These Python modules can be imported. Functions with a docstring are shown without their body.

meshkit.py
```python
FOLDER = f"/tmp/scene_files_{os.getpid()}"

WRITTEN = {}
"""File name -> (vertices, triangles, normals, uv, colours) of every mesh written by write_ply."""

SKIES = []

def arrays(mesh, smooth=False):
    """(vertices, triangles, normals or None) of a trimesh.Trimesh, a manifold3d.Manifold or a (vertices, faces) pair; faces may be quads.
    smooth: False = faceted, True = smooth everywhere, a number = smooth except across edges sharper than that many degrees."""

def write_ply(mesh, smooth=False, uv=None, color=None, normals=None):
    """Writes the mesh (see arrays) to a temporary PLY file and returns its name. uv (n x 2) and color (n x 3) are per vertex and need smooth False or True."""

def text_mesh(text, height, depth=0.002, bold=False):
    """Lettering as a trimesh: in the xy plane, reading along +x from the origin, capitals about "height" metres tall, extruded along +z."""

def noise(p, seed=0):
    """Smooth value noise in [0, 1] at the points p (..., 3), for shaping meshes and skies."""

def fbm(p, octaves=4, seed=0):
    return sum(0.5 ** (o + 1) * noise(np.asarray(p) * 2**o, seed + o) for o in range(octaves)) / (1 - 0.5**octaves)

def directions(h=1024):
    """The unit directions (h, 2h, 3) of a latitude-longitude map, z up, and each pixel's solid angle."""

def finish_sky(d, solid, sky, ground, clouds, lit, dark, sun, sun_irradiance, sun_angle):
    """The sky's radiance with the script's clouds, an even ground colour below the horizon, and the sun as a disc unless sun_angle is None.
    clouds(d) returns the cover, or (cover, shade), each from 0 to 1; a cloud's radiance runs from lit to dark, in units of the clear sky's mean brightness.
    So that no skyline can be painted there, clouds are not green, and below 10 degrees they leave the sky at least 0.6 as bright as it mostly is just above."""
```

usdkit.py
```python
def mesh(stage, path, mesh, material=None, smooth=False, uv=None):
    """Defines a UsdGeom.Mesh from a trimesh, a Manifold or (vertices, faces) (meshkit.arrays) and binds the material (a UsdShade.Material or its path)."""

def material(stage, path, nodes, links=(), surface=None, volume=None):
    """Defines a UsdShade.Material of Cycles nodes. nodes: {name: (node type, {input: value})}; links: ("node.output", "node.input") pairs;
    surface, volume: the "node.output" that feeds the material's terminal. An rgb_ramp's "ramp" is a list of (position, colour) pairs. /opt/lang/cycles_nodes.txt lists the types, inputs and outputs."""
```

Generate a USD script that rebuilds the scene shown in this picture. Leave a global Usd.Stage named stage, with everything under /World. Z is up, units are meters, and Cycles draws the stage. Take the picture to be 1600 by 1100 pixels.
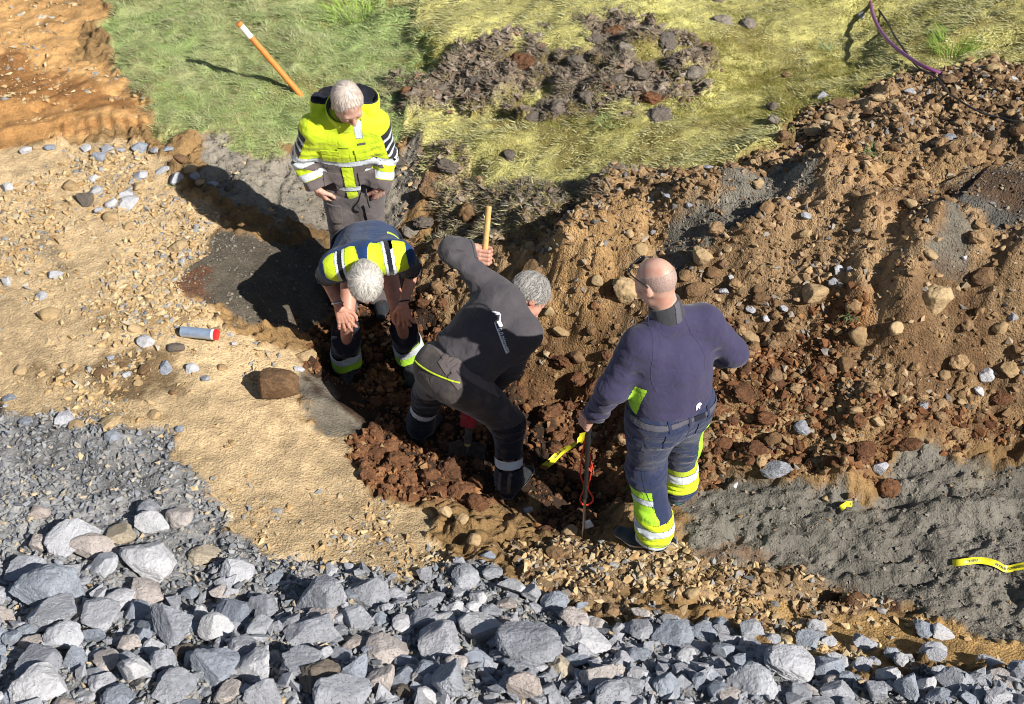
import math, random
import numpy as np
import trimesh
from scipy import ndimage
from scipy.interpolate import RBFInterpolator
from scipy.spatial import cKDTree, ConvexHull
from PIL import Image, ImageDraw
from pxr import Usd, UsdGeom, UsdLux, UsdShade, Gf, Sdf, Vt
import meshkit, usdkit

stage = Usd.Stage.CreateInMemory()
UsdGeom.SetStageUpAxis(stage, "Z")
UsdGeom.SetStageMetersPerUnit(stage, 1.0)
UsdGeom.Xform.Define(stage, "/World")
_T = Sdf.ValueTypeNames

# ------------------------------------------------------------------ camera, sky, sun, exposure
CAM_H, PITCH, FPX = 4.92, math.radians(40.0), 2000.0      # metres above the standing man's feet, looking down, focal length in photo pixels
EXPOSURE = 0.74
SUN_DIR = np.array([1.36, -1.18, 1.33]); SUN_DIR /= np.linalg.norm(SUN_DIR)      # towards the sun
cam = UsdGeom.Camera.Define(stage, "/World/camera")
cam.CreateHorizontalApertureAttr(36.0); cam.CreateVerticalApertureAttr(36.0 * 1100 / 1600)
cam.CreateFocalLengthAttr(36.0 * FPX / 1600)
cam.CreateExposureAttr(EXPOSURE)
cam.CreateClippingRangeAttr(Gf.Vec2f(0.05, 5000))
_cx = UsdGeom.Xformable(cam)
_cx.AddTranslateOp().Set(Gf.Vec3d(0, 0, CAM_H)); _cx.AddRotateXOp().Set(90 - math.degrees(PITCH))

SUN_EL = math.asin(SUN_DIR[2]); SUN_ROT = math.atan2(SUN_DIR[0], SUN_DIR[1])
dome = UsdLux.DomeLight.Define(stage, "/World/sky")
sky_mat = usdkit.material(stage, "/World/Looks/sky", {
    "t": ("sky_texture", {"sky_type": "single_scattering", "sun_disc": False, "sun_elevation": SUN_EL, "sun_rotation": SUN_ROT}),
    "b": ("background_shader", {"strength": 0.05})}, [("t.color", "b.color")], surface="b.background")
UsdShade.MaterialBindingAPI.Apply(dome.GetPrim()).Bind(sky_mat)
dome.GetPrim().SetCustomDataByKey("kind", "structure")
sun = UsdLux.DistantLight.Define(stage, "/World/sun")
sun.CreateNormalizeAttr(True); sun.CreateIntensityAttr(1.25); sun.CreateAngleAttr(0.5); sun.CreateColorAttr(Gf.Vec3f(1.0, 0.96, 0.90))
_z = Gf.Vec3d(*SUN_DIR.tolist())
sun.AddTransformOp().Set(Gf.Matrix4d().SetRotate(Gf.Rotation(Gf.Vec3d(0, 0, 1), _z)))

# ------------------------------------------------------------------ helpers
_names = {}
def path_of(name, parent=None):
    base = (str(parent.GetPath()) if parent is not None else "/World") + "/" + name
    n = _names.get(base, 0); _names[base] = n + 1
    return base if n == 0 else f"{base}_{n:03d}"

def tag(p, label=None, cat=None, group=None, kind=None):
    p = p.GetPrim()
    for k, v in (("label", label), ("category", cat), ("group", group), ("kind", kind)):
        if v: p.SetCustomDataByKey(k, v)
    return p

def obj(name, mesh, mat, parent=None, smooth=False, tint=None):
    m = usdkit.mesh(stage, path_of(name, parent), mesh, mat, smooth)
    if tint is not None:
        UsdGeom.PrimvarsAPI(m).CreatePrimvar("tint", _T.Color3fArray, "vertex").Set(Vt.Vec3fArray.FromNumpy(np.asarray(tint, np.float32)))
    return m.GetPrim()

def thing(name, label, cat, loc=(0, 0, 0), group=None):
    x = UsdGeom.Xform.Define(stage, path_of(name))
    x.AddTranslateOp().Set(Gf.Vec3d(*map(float, loc)))
    return tag(x, label, cat, group)

def C(r, g, b, k=1.5):
    """Base colour of what the photograph shows, in full sun, as this sRGB colour."""
    x = np.array([r, g, b]) / 255.0
    return np.where(x < 0.04045, x / 12.92, ((x + 0.055) / 1.055) ** 2.4) / k

FWD = np.array([0, math.cos(PITCH), -math.sin(PITCH)]); UP = np.array([0, math.sin(PITCH), math.cos(PITCH)]); EYE = np.array([0, 0, CAM_H])
def ray(px, py):
    px, py = np.asarray(px, float), np.asarray(py, float)
    return FWD * FPX + np.array([1.0, 0, 0]) * (px - 800)[..., None] + UP * (550 - py)[..., None]
def at(px, py, z):
    """The point at height z that the photograph shows at this pixel."""
    d = ray(px, py)
    return EYE + d * ((np.asarray(z, float) - CAM_H) / d[..., 2])[..., None]
def px_of(p):
    q = np.asarray(p, float) - EYE
    w = q @ FWD
    return 800 + FPX * q[..., 0] / w, 550 - FPX * (q @ UP) / w
def mpp(p):
    """Metres per photo pixel at the point."""
    return float((np.asarray(p) - EYE) @ FWD) / FPX

# ------------------------------------------------------------------ terrain: height from survey points, then relief
SURVEY = [  # photo x, photo y, height
 (-300,1150,.62),(0,1100,.55),(300,1100,.52),(600,1100,.50),(900,1100,.48),(1200,1100,.46),(1600,1100,.42),(1900,1150,.45),
 (0,1000,.36),(300,1000,.32),(600,1000,.30),(900,1020,.28),(1200,1040,.24),(1500,1060,.20),
 (0,900,.17),(300,900,.14),(600,920,.10),(800,930,.05),(950,960,.02),(1100,985,.02),(1300,1000,.02),(1500,1020,.05),(1700,1030,.08),
 (-300,800,.15),(0,800,.12),(200,800,.11),(350,830,.07),(450,850,.03),(550,850,-.02),(650,850,-.06),(750,850,-.08),(880,870,-.06),(1000,890,-.03),(1120,920,-.03),(1250,945,-.07),(1400,955,-.07),(1550,965,0),
 (-300,650,.16),(0,650,.15),(150,650,.14),(300,700,.08),(400,700,.02),(500,740,-.05),(560,720,-.10),(600,780,-.12),(680,800,-.16),(750,810,-.20),(820,820,-.24),(900,835,-.18),(960,850,-.06),
 (0,500,.20),(150,500,.17),(300,540,.10),(400,600,.03),(450,560,0),(470,640,-.04),(520,660,-.10),(580,680,-.22),
 (0,350,.24),(150,350,.22),(280,350,.16),(300,440,.14),(400,480,.05),(480,500,-.15),
 (-300,350,.28),(-300,100,.40),(0,240,.30),(200,230,.28),(350,240,.24),(420,250,.2),(400,350,.12),(450,400,.02),(480,450,-.1),
 (500,250,.12),(600,250,.12),(500,330,0.0),(560,400,-.16),(575,490,-.27),(640,330,.05),(650,270,.16),
 (560,560,-.36),(650,560,-.34),(600,640,-.37),(700,640,-.38),(680,700,-.34),(660,690,-.35),(740,720,-.34),(800,770,-.30),(780,700,-.38),(850,720,-.36),(900,780,-.42),(860,780,-.40),(930,805,-.36),
 (700,420,.0),(660,420,-.1),(750,520,-.2),(830,560,-.1),(850,640,-.32),(930,700,-.32),(960,760,-.34),
 (1000,845,-.01),(1060,775,.0),(1020,800,-.02),(1100,800,0),(1000,740,-.08),(1100,740,0),(980,660,0.0),
 (800,470,.12),(870,460,.26),(920,400,.46),(870,370,.42),(950,300,.62),(850,330,.40),(780,400,.22),(760,360,.22),(730,310,.22),
 (1000,400,.56),(1030,330,.68),(1150,290,.80),(1250,290,.92),(1270,350,.80),(1100,400,.60),(1200,400,.66),(1100,480,.42),(1250,470,.50),(1050,560,.22),(1200,560,.28),(1150,640,.12),(1250,680,.08),
 (1350,400,.78),(1450,350,.95),(1500,450,.72),(1450,500,.58),(1400,580,.36),(1350,650,.16),(1550,500,.62),(1600,350,1.05),(1750,350,1.15),(1600,450,.80),(1600,580,.42),(1750,600,.5),(1500,640,.24),(1600,680,.16),(1450,720,.08),
 (1300,260,.92),(1400,260,1.0),(1600,260,1.15),(1800,250,1.2),(1400,180,.98),(1550,150,1.05),(1650,180,1.15),(1250,200,.80),(1320,165,.84),
 (1200,740,.04),(1350,780,.02),(1500,760,.06),(1700,740,.12),(1250,860,-.02),(1400,880,0),(1550,850,.04),(1700,880,.08),(1500,930,.02),
 (680,240,.30),(750,240,.40),(850,240,.44),(950,260,.52),(1050,250,.60),(1150,240,.68),(730,290,.24),(800,280,.36),(900,290,.48),
 (620,190,.34),(700,170,.42),(850,140,.52),(960,100,.66),(1050,130,.64),(1150,150,.66),(1250,120,.72),(1400,90,.80),(1600,60,.92),(1800,60,1.0),
 (300,180,.34),(450,180,.32),(550,140,.36),(350,100,.42),(500,60,.44),(620,60,.44),(700,60,.56),(850,50,.62),(1000,20,.68),(1200,30,.72),
 (0,100,.36),(150,60,.40),(-100,-80,.45),(200,-80,.48),(550,-80,.50),(900,-80,.70),(1300,-80,.80),(1700,-80,1.0),
]
sv = np.array(SURVEY, float)
sp = at(sv[:, 0], sv[:, 1], sv[:, 2])
STEP = 0.010
X0, X1, Y0, Y1 = -5.7, 5.7, 2.3, 11.6
gx, gy = np.arange(X0, X1, STEP), np.arange(Y0, Y1, STEP)
GX, GY = np.meshgrid(gx, gy)
cxs, cys = np.linspace(X0, X1, 80), np.linspace(Y0, Y1, 66)
CX, CY = np.meshgrid(cxs, cys)
rbf = RBFInterpolator(np.c_[sp[:, :2], ], sp[:, 2], kernel="linear", smoothing=0.004, neighbors=40)
coarse = rbf(np.c_[CX.ravel(), CY.ravel()]).reshape(CX.shape)
coarse = ndimage.gaussian_filter(coarse, 0.7)
HGT = ndimage.map_coordinates(coarse, [(GY - Y0) / (cys[1] - cys[0]), (GX - X0) / (cxs[1] - cxs[0])], order=3, mode="nearest")

def spline_rows(at_, n):
    """Cubic B-spline weights of n lattice values at these lattice positions."""
    i = np.floor(at_).astype(int); t = at_ - i; B = np.zeros((len(at_), n))
    for k, w in enumerate(((1 - t) ** 3 / 6, (3 * t ** 3 - 6 * t ** 2 + 4) / 6, (-3 * t ** 3 + 3 * t ** 2 + 3 * t + 1) / 6, t ** 3 / 6)):
        np.add.at(B, (np.arange(len(at_)), (i + k - 1) % n), w)
    return B
def grid_noise(scale, seed, sx=1.0):
    """Smooth noise in about [-1, 1] with features of this size in metres; sx stretches them along x."""
    from scipy import sparse
    r = np.random.default_rng(seed)
    g = r.normal(0, 1, (int(10 / scale) + 8, int(12 / scale / sx) + 8))
    by = sparse.csr_matrix(spline_rows((gy - Y0) / scale + 2, g.shape[0])); bx = sparse.csr_matrix(spline_rows((gx - X0) / scale / sx + 2, g.shape[1]))
    return np.clip((bx @ (by @ g).T).T * 2.0, -1.6, 1.6)

def sample(field, x, y):
    x, y = np.broadcast_arrays(np.asarray(x, float), np.asarray(y, float))
    return ndimage.map_coordinates(field, [(y.ravel() - Y0) / STEP, (x.ravel() - X0) / STEP], order=1, mode="nearest").reshape(x.shape)

def hit(px, py, field=None):
    """Where the ray through the photograph's pixel meets the ground."""
    f = HGT if field is None else field
    d = ray(px, py); d = d / np.linalg.norm(d, axis=-1, keepdims=True)
    t = np.full(d.shape[:-1], 4.2); done = np.zeros(t.shape, bool)
    under = lambda t: (lambda p: p[..., 2] <= sample(f, p[..., 0], p[..., 1]))(EYE + d * t[..., None])
    for k in range(240):
        done |= under(t)
        if done.all(): break
        t = np.where(done, t, t + 0.06)
    a, b = t - .06, t
    for k in range(7):
        m = (a + b) / 2; u = under(m); a, b = np.where(u, a, m), np.where(u, m, b)
    t = b
    p = EYE + d * t[..., None]
    p[..., 2] = sample(f, p[..., 0], p[..., 1])
    return p

WARPX, WARPY = grid_noise(.25, 91) * .07 + grid_noise(.07, 92) * .03, grid_noise(.25, 93) * .07 + grid_noise(.07, 94) * .03
BASE0 = HGT.copy()
EDGE = grid_noise(.045, 95) + .8 * grid_noise(.02, 96)
def zone(poly, blur=.035, warp=1.0):
    """Weight in [0, 1] over the ground of an area outlined on the photograph, with an uneven edge."""
    p = np.array(poly, float)
    w = hit(np.clip(p[:, 0], -260, 1860), np.clip(p[:, 1], -330, 1160), BASE0)
    im = Image.new("L", (len(gx), len(gy)))
    ImageDraw.Draw(im).polygon([(float((a - X0) / STEP), float((b - Y0) / STEP)) for a, b in w[:, :2]], fill=255)
    m = ndimage.gaussian_filter(np.asarray(im, np.float32) / 255, blur / STEP)
    if warp:
        m = ndimage.map_coordinates(m, [(GY + WARPY * warp - Y0) / STEP, (GX + WARPX * warp - X0) / STEP], order=1, mode="nearest")
    if warp: m = np.clip((m - .5 + .16 * EDGE * np.minimum(1, 5 * m * (1 - m))) * 1.7 + .5, 0, 1)
    return m

Z = {}
Z["sand"] = zone([(-250,240),(240,240),(330,330),(300,380),(285,470),(380,520),(470,560),(470,640),(560,690),(590,765),(690,800),(705,890),(560,905),(400,860),(340,815),(300,760),(290,700),(0,640),(-250,640)])
Z["clay"] = zone([(-250,-330),(170,-330),(165,35),(120,60),(105,85),(175,90),(205,130),(235,180),(230,215),(30,235),(-250,245)])
Z["gravel"] = zone([(-250,640),(150,648),(270,690),(300,740),(350,810),(400,858),(470,868),(560,902),(640,905),(700,880),(760,885),(850,920),(920,955),(1000,975),(1150,1010),(1300,1045),(1450,1060),(1860,1090),(1860,1160),(-250,1160)])
Z["greysand"] = zone([(330,222),(450,228),(640,225),(680,290),(640,360),(500,372),(390,340),(340,290)])
Z["darksand"] = zone([(300,378),(400,368),(500,385),(525,450),(480,520),(400,500),(290,482),(268,450)])
Z["darksand2"] = zone([(460,600),(520,610),(600,650),(610,690),(560,685),(480,650)])
Z["red"] = zone([(560,690),(620,680),(700,690),(780,760),(760,795),(680,785),(590,765)], .04)
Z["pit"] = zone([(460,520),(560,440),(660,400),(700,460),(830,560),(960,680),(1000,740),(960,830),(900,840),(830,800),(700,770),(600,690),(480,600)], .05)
Z["heap"] = zone([(660,380),(760,380),(830,350),(960,280),(1150,270),(1210,220),(1350,150),(1480,110),(1860,100),(1860,700),(1650,690),(1450,720),(1350,780),(1180,760),(1100,740),(1000,760),(960,680),(830,560),(700,460)], .03)
Z["rust"] = zone([(800,540),(900,500),(1000,560),(1100,570),(1200,540),(1290,470),(1345,480),(1335,560),(1310,640),(1420,680),(1620,640),(1650,690),(1480,705),(1380,780),(1250,770),(1130,730),(980,780),(900,720),(840,650)], .06)
Z["buff"] = zone([(880,400),(960,290),(1050,290),(1000,380),(940,460),(960,540),(880,540),(820,520)], .05)
Z["buff2"] = zone([(1230,250),(1500,240),(1540,290),(1350,310),(1280,280)], .04)
Z["ash1"] = zone([(985,375),(1040,335),(1180,300),(1230,275),(1275,280),(1285,335),(1230,345),(1100,395),(1010,420)])
Z["ash2"] = zone([(1490,255),(1860,235),(1860,420),(1600,400),(1550,350),(1480,320)])
Z["ash3"] = zone([(1420,335),(1480,330),(1510,440),(1480,490),(1430,500),(1425,420)])
Z["ash4"] = zone([(1060,780),(1110,735),(1180,765),(1330,790),(1390,820),(1450,725),(1860,690),(1860,1000),(1500,972),(1400,945),(1250,930),(1130,885),(1070,850)])
Z["brownflat"] = zone([(800,850),(960,850),(1060,850),(1140,890),(1300,935),(1420,955),(1300,1000),(1120,975),(960,945),(830,900)], .05)
Z["bank"] = zone([(-250,890),(100,890),(400,890),(560,905),(800,905),(950,965),(1150,1012),(1300,1042),(1600,1078),(1860,1090),(1860,1160),(-250,1160)])
Z["tan2"] = zone([(1150,960),(1300,985),(1480,975),(1860,1000),(1860,1060),(1560,1050),(1400,1040),(1200,1010)], .04)
Z["grass"] = zone([(170,-330),(560,-330),(620,20),(690,70),(680,130),(600,205),(460,195),(430,232),(260,222),(232,180),(180,95),(175,60)])
Z["moss"] = zone([(560,-330),(1860,-330),(1860,95),(1540,105),(1400,130),(1330,165),(1240,185),(1200,235),(1110,272),(960,278),(880,335),(790,385),(735,350),(700,300),(640,232),(600,205),(680,130),(690,80),(620,20)])
Z["lava"] = zone([(600,130),(690,115),(790,85),(870,60),(950,30),(1030,45),(1095,95),(1065,165),(980,195),(870,190),(800,165),(700,152),(620,168)], .05)
Z["turfedge"] = zone([(690,235),(730,270),(760,285),(860,275),(1000,270),(1050,285),(880,345),(800,390),(700,350)], .05)

Z["lava"] *= np.clip(1.0 + .75 * grid_noise(.16, 97) + .4 * grid_noise(.06, 98), 0, 1)
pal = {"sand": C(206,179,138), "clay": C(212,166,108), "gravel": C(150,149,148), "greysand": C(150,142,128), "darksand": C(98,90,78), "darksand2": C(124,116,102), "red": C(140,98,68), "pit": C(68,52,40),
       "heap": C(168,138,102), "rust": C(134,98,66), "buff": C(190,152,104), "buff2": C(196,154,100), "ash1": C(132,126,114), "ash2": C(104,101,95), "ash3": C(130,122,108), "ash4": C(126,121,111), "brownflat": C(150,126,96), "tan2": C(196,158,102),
       "grass": C(180,184,128), "moss": C(198,191,118), "lava": C(152,136,118), "turfedge": C(170,152,118)}
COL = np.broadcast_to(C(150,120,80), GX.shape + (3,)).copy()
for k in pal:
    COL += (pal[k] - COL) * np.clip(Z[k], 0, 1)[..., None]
n1, n2, n3, n4 = grid_noise(.5, 1), grid_noise(.14, 2), grid_noise(.04, 3), grid_noise(.02, 4)
green = np.clip(Z["moss"] + Z["grass"], 0, 1) * (1 - .9 * np.clip(Z["lava"], 0, 1)) * (1 - .6 * Z["turfedge"])
soft = np.clip(Z["sand"] + Z["clay"] + Z["greysand"] + Z["darksand"] + Z["ash1"] + Z["ash2"] + Z["ash3"] + Z["ash4"] + Z["darksand2"] + Z["tan2"], 0, 1) * (1 - np.clip(green, 0, 1))
rough = np.clip(1 - soft - green, 0, 1)
# wet dark tracks, dusty patches and iron staining in the earth
for poly, col, wgt in [([(0,575),(90,585),(200,610),(280,600),(270,560),(180,560),(120,575),(20,560)], C(112,88,58), .75), ([(130,485),(270,490),(290,510),(170,520)], C(130,104,66), .7), ([(120,640),(290,640),(240,655),(130,655)], C(150,120,76), .6),
                       ([(40,370),(80,375),(150,440),(140,450),(60,400)], C(130,118,102), .7), ([(0,80),(90,100),(200,160),(210,185),(90,160),(-50,130)], C(140,92,50), .75), ([(60,205),(130,205),(240,190),(240,215),(70,222)], C(150,98,52), .6),
                       ([(-100,140),(60,150),(150,190),(20,235),(-100,235)], C(168,116,64), .5), ([(270,445),(350,440),(350,485),(280,485)], C(104,66,44), .8), ([(640,250),(700,260),(720,300),(660,330)], C(150,118,92), .6), ([(1350,300),(1420,330),(1440,420),(1380,390)], C(122,88,56), .6),
                       ([(1330,480),(1355,480),(1362,560),(1330,570)], C(190,130,74), .8), ([(1150,830),(1180,850),(1160,880),(1100,870)], C(120,84,52), .6), ([(1270,925),(1420,935),(1440,965),(1300,965)], C(92,58,38), .8), ([(1580,770),(1860,760),(1860,830),(1590,830)], C(84,74,66), .6),
                       ([(1490,740),(1560,730),(1600,760),(1500,775)], C(140,126,100), .6), ([(850,160),(1020,150),(1000,190),(880,190)], C(88,80,74), .6), ([(1000,60),(1060,60),(1050,90)], C(112,74,50), .6)]:
    w = zone(poly, .05) * wgt
    COL += (col - COL) * w[..., None]
mot = .16 * n1 + .10 * n2 + .09 * n3 + .06 * n4
COL *= (1 + mot * (1 - .3 * soft))[..., None]
dk = np.clip(Z['heap'] * (grid_noise(.32, 41, 1.4) * .9 + .5 * grid_noise(.1, 42) - .15), 0, 1)[..., None]
COL += (C(108,80,54) - COL) * dk * .75
lt = np.clip(Z['heap'] * (grid_noise(.28, 43, 1.3) * .9 + .5 * grid_noise(.09, 44) - .45), 0, 1)[..., None]
COL += (C(190,156,112) - COL) * lt * .8
gm = np.clip(Z["grass"] * (.45 + .5 * n2 + .4 * n1), 0, 1)[..., None]
COL += (C(136,164,92) - COL) * gm * .7
dry = np.clip((Z["moss"] + .6 * Z["grass"]) * (grid_noise(.3, 6, 1.5) * .8 + .6 * grid_noise(.08, 7) - .25), 0, 1)[..., None]
COL += (C(126,112,62) - COL) * dry * .8
COL = np.clip(COL, .01, .8)

# relief
HGT += .010 * grid_noise(.10, 11) * (.5 + rough) + .006 * n3 * (.35 + rough)
clod = np.abs(grid_noise(.075, 12)) + .55 * np.abs(grid_noise(.034, 13)) 
HGT += (clod - .75) * (.030 - .016 * np.clip(Z['heap'], 0, 1)) * np.clip(rough, 0, 1) * (1 - .75 * np.clip(Z["gravel"], 0, 1)) + np.abs(grid_noise(.018, 14)) * .006 * rough
HGT += (.022 * grid_noise(.34, 15) + .008 * np.maximum(grid_noise(.055, 36), 0) + .012 * np.maximum(grid_noise(.13, 37), -.3)) * np.clip(Z["heap"] * (1 - .8 * (Z["ash1"] + Z["ash2"] + Z["ash3"])), 0, 1) + .014 * np.maximum(grid_noise(.2, 16), 0) * np.clip(Z["heap"] + Z["pit"], 0, 1)
HGT += soft * (.003 * grid_noise(.09, 17) + .0012 * grid_noise(.022, 18))
sandrib = np.clip(Z["ash4"] + Z["greysand"] + Z["ash1"] * .5, 0, 1)
HGT += sandrib * (.011 * grid_noise(.15, 19) - .035 * np.clip(grid_noise(.085, 20) - .75, 0, 1) - .022 * np.clip(grid_noise(.035, 39) - .8, 0, 1) + .008 * np.maximum(grid_noise(.04, 40), 0) + .005 * grid_noise(.02, 21))
HGT += Z["clay"] * (.014 * grid_noise(.10, 22, 2.2) + .006 * grid_noise(.04, 23, 1.6))
# tyre marks in the clay
tx = zone([(70,200),(250,180),(250,222),(80,225)], .05)
HGT += tx * .010 * np.sin((GX * .9 + GY * .35) * 2 * np.pi / .085)
# moss: swollen cushions with creases, over buried lava
cush = grid_noise(.50, 24, 1.5) * .05 + grid_noise(.22, 25, 1.6) * .026 + grid_noise(.08, 26, 1.8) * .007 + grid_noise(.035, 38, 2.0) * .004
crease = -.004 * np.clip(.22 - np.abs(grid_noise(.34, 27, 1.4)), 0, 1) / .22
HGT += np.clip(Z["moss"] * (1 - Z["lava"] * .8), 0, 1) * (cush + crease + .045 + .006 * grid_noise(.03, 28, 2.0)) 
HGT += np.clip(Z["grass"], 0, 1) * (.02 * grid_noise(.2, 29) + .012 * grid_noise(.06, 30))
HGT += np.clip(Z["lava"], 0, 1) * (.06 * np.abs(grid_noise(.16, 31)) + .03 * np.abs(grid_noise(.07, 32)) + .016 * np.abs(grid_noise(.03, 33)) - .02)
HGT += np.clip(Z["turfedge"], 0, 1) * (.03 * np.abs(grid_noise(.08, 34)) + .014 * grid_noise(.03, 35))
# hollows, scarps and footprints: photo x, photo y, radius across, radius along, depth
for px, py, rx, ry, dz in [(715,262,.16,.10,-.24),(690,330,.16,.10,-.16),(740,340,.10,.08,-.12),(790,470,.14,.08,-.1),(560,-5,.35,.16,-.22),(1560,60,.35,.10,-.2),(905,330,.22,.14,-.12),(1215,740,.06,.05,-.05),(1400,790,.09,.04,-.06),(1460,820,.09,.035,-.05),
                           (1150,835,.06,.05,-.05),(1390,870,.12,.03,-.07),(1345,890,.05,.03,-.06),(1420,905,.10,.03,-.06),(1310,925,.22,.04,-.09),(880,600,.10,.08,-.10),(960,600,.08,.06,-.08),(1000,690,.10,.06,-.07),(1180,680,.10,.06,-.08),(1290,610,.14,.05,-.08),
                           (1310,640,.12,.06,-.06),(890,520,.06,.05,-.06),(1240,330,.14,.08,-.10),(1330,410,.10,.08,-.06),(1580,540,.10,.06,-.10),(1500,690,.12,.06,-.08),(1230,700,.12,.08,-.06),(380,250,.03,.03,-.03),(480,260,.04,.03,-.04),(440,270,.05,.04,-.03),(405,262,.03,.02,-.03),
                           (720,840,.05,.03,-.05),(950,640,.10,.06,-.06),(830,470,.12,.06,-.10),(575,330,.1,.06,-.03),(60,170,.035,.02,-.035),(180,140,.08,.03,-.05),(235,105,.10,.04,-.05),(1030,380,.10,.05,-.05),(1130,440,.08,.05,-.08),(470,872,.1,.03,-.04)]:
    c = hit(px, py)
    q = ((GX - c[0]) / rx) ** 2 + ((GY - c[1]) / ry) ** 2
    HGT += dz * np.exp(-q * 1.2) * (1 + .4 * n2)
for px, py, rx, ry, dz in [(1250,300,.10,.12,.12),(1150,310,.3,.08,.06),(960,300,.12,.10,.08),(800,215,.35,.12,.06),(830,75,.25,.10,.10),(1000,70,.2,.12,.12),(1060,110,.1,.1,.08),(700,110,.2,.10,.08),(660,215,.1,.08,.06),(620,40,.2,.12,.10),
                           (700,430,.08,.06,.05),(520,640,.22,.10,.05),(1110,380,.2,.08,.06),(1340,530,.06,.12,.06),(1330,760,.2,.06,.04),(1500,800,.2,.06,.04)]:
    c = hit(px, py)
    HGT += dz * np.exp(-(((GX - c[0]) / rx) ** 2 + ((GY - c[1]) / ry) ** 2) * 1.2) * (1 + .3 * n2)
def ridge(pts, width, height, side=0.0):
    """A ridge (or trough) of loose earth along a line given on the photograph; side > 0 leaves its left side steeper."""
    w = hit(*np.array(pts, float).T)
    d = np.full(GX.shape, 9.0); sgn = np.zeros(GX.shape); tt = np.zeros(GX.shape)
    for k in range(len(w) - 1):
        a, b = w[k, :2], w[k + 1, :2]; ab = b - a
        t = np.clip(((GX - a[0]) * ab[0] + (GY - a[1]) * ab[1]) / (ab @ ab), 0, 1)
        dx, dy = GX - a[0] - t * ab[0], GY - a[1] - t * ab[1]; e = np.hypot(dx, dy)
        m = e < d; d = np.where(m, e, d); sgn = np.where(m, np.sign(ab[0] * dy - ab[1] * dx), sgn); tt = np.where(m, (k + t) / (len(w) - 1), tt)
    wd = width * np.where(sgn > 0, 1 - side, 1 + side) * (1 + .2 * n1)
    return height * np.exp(-(d / np.maximum(wd, .02)) ** 1.6) * (1 + .2 * n1) * np.clip(.35 + 3 * np.minimum(tt, 1 - tt), 0, 1)
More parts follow.
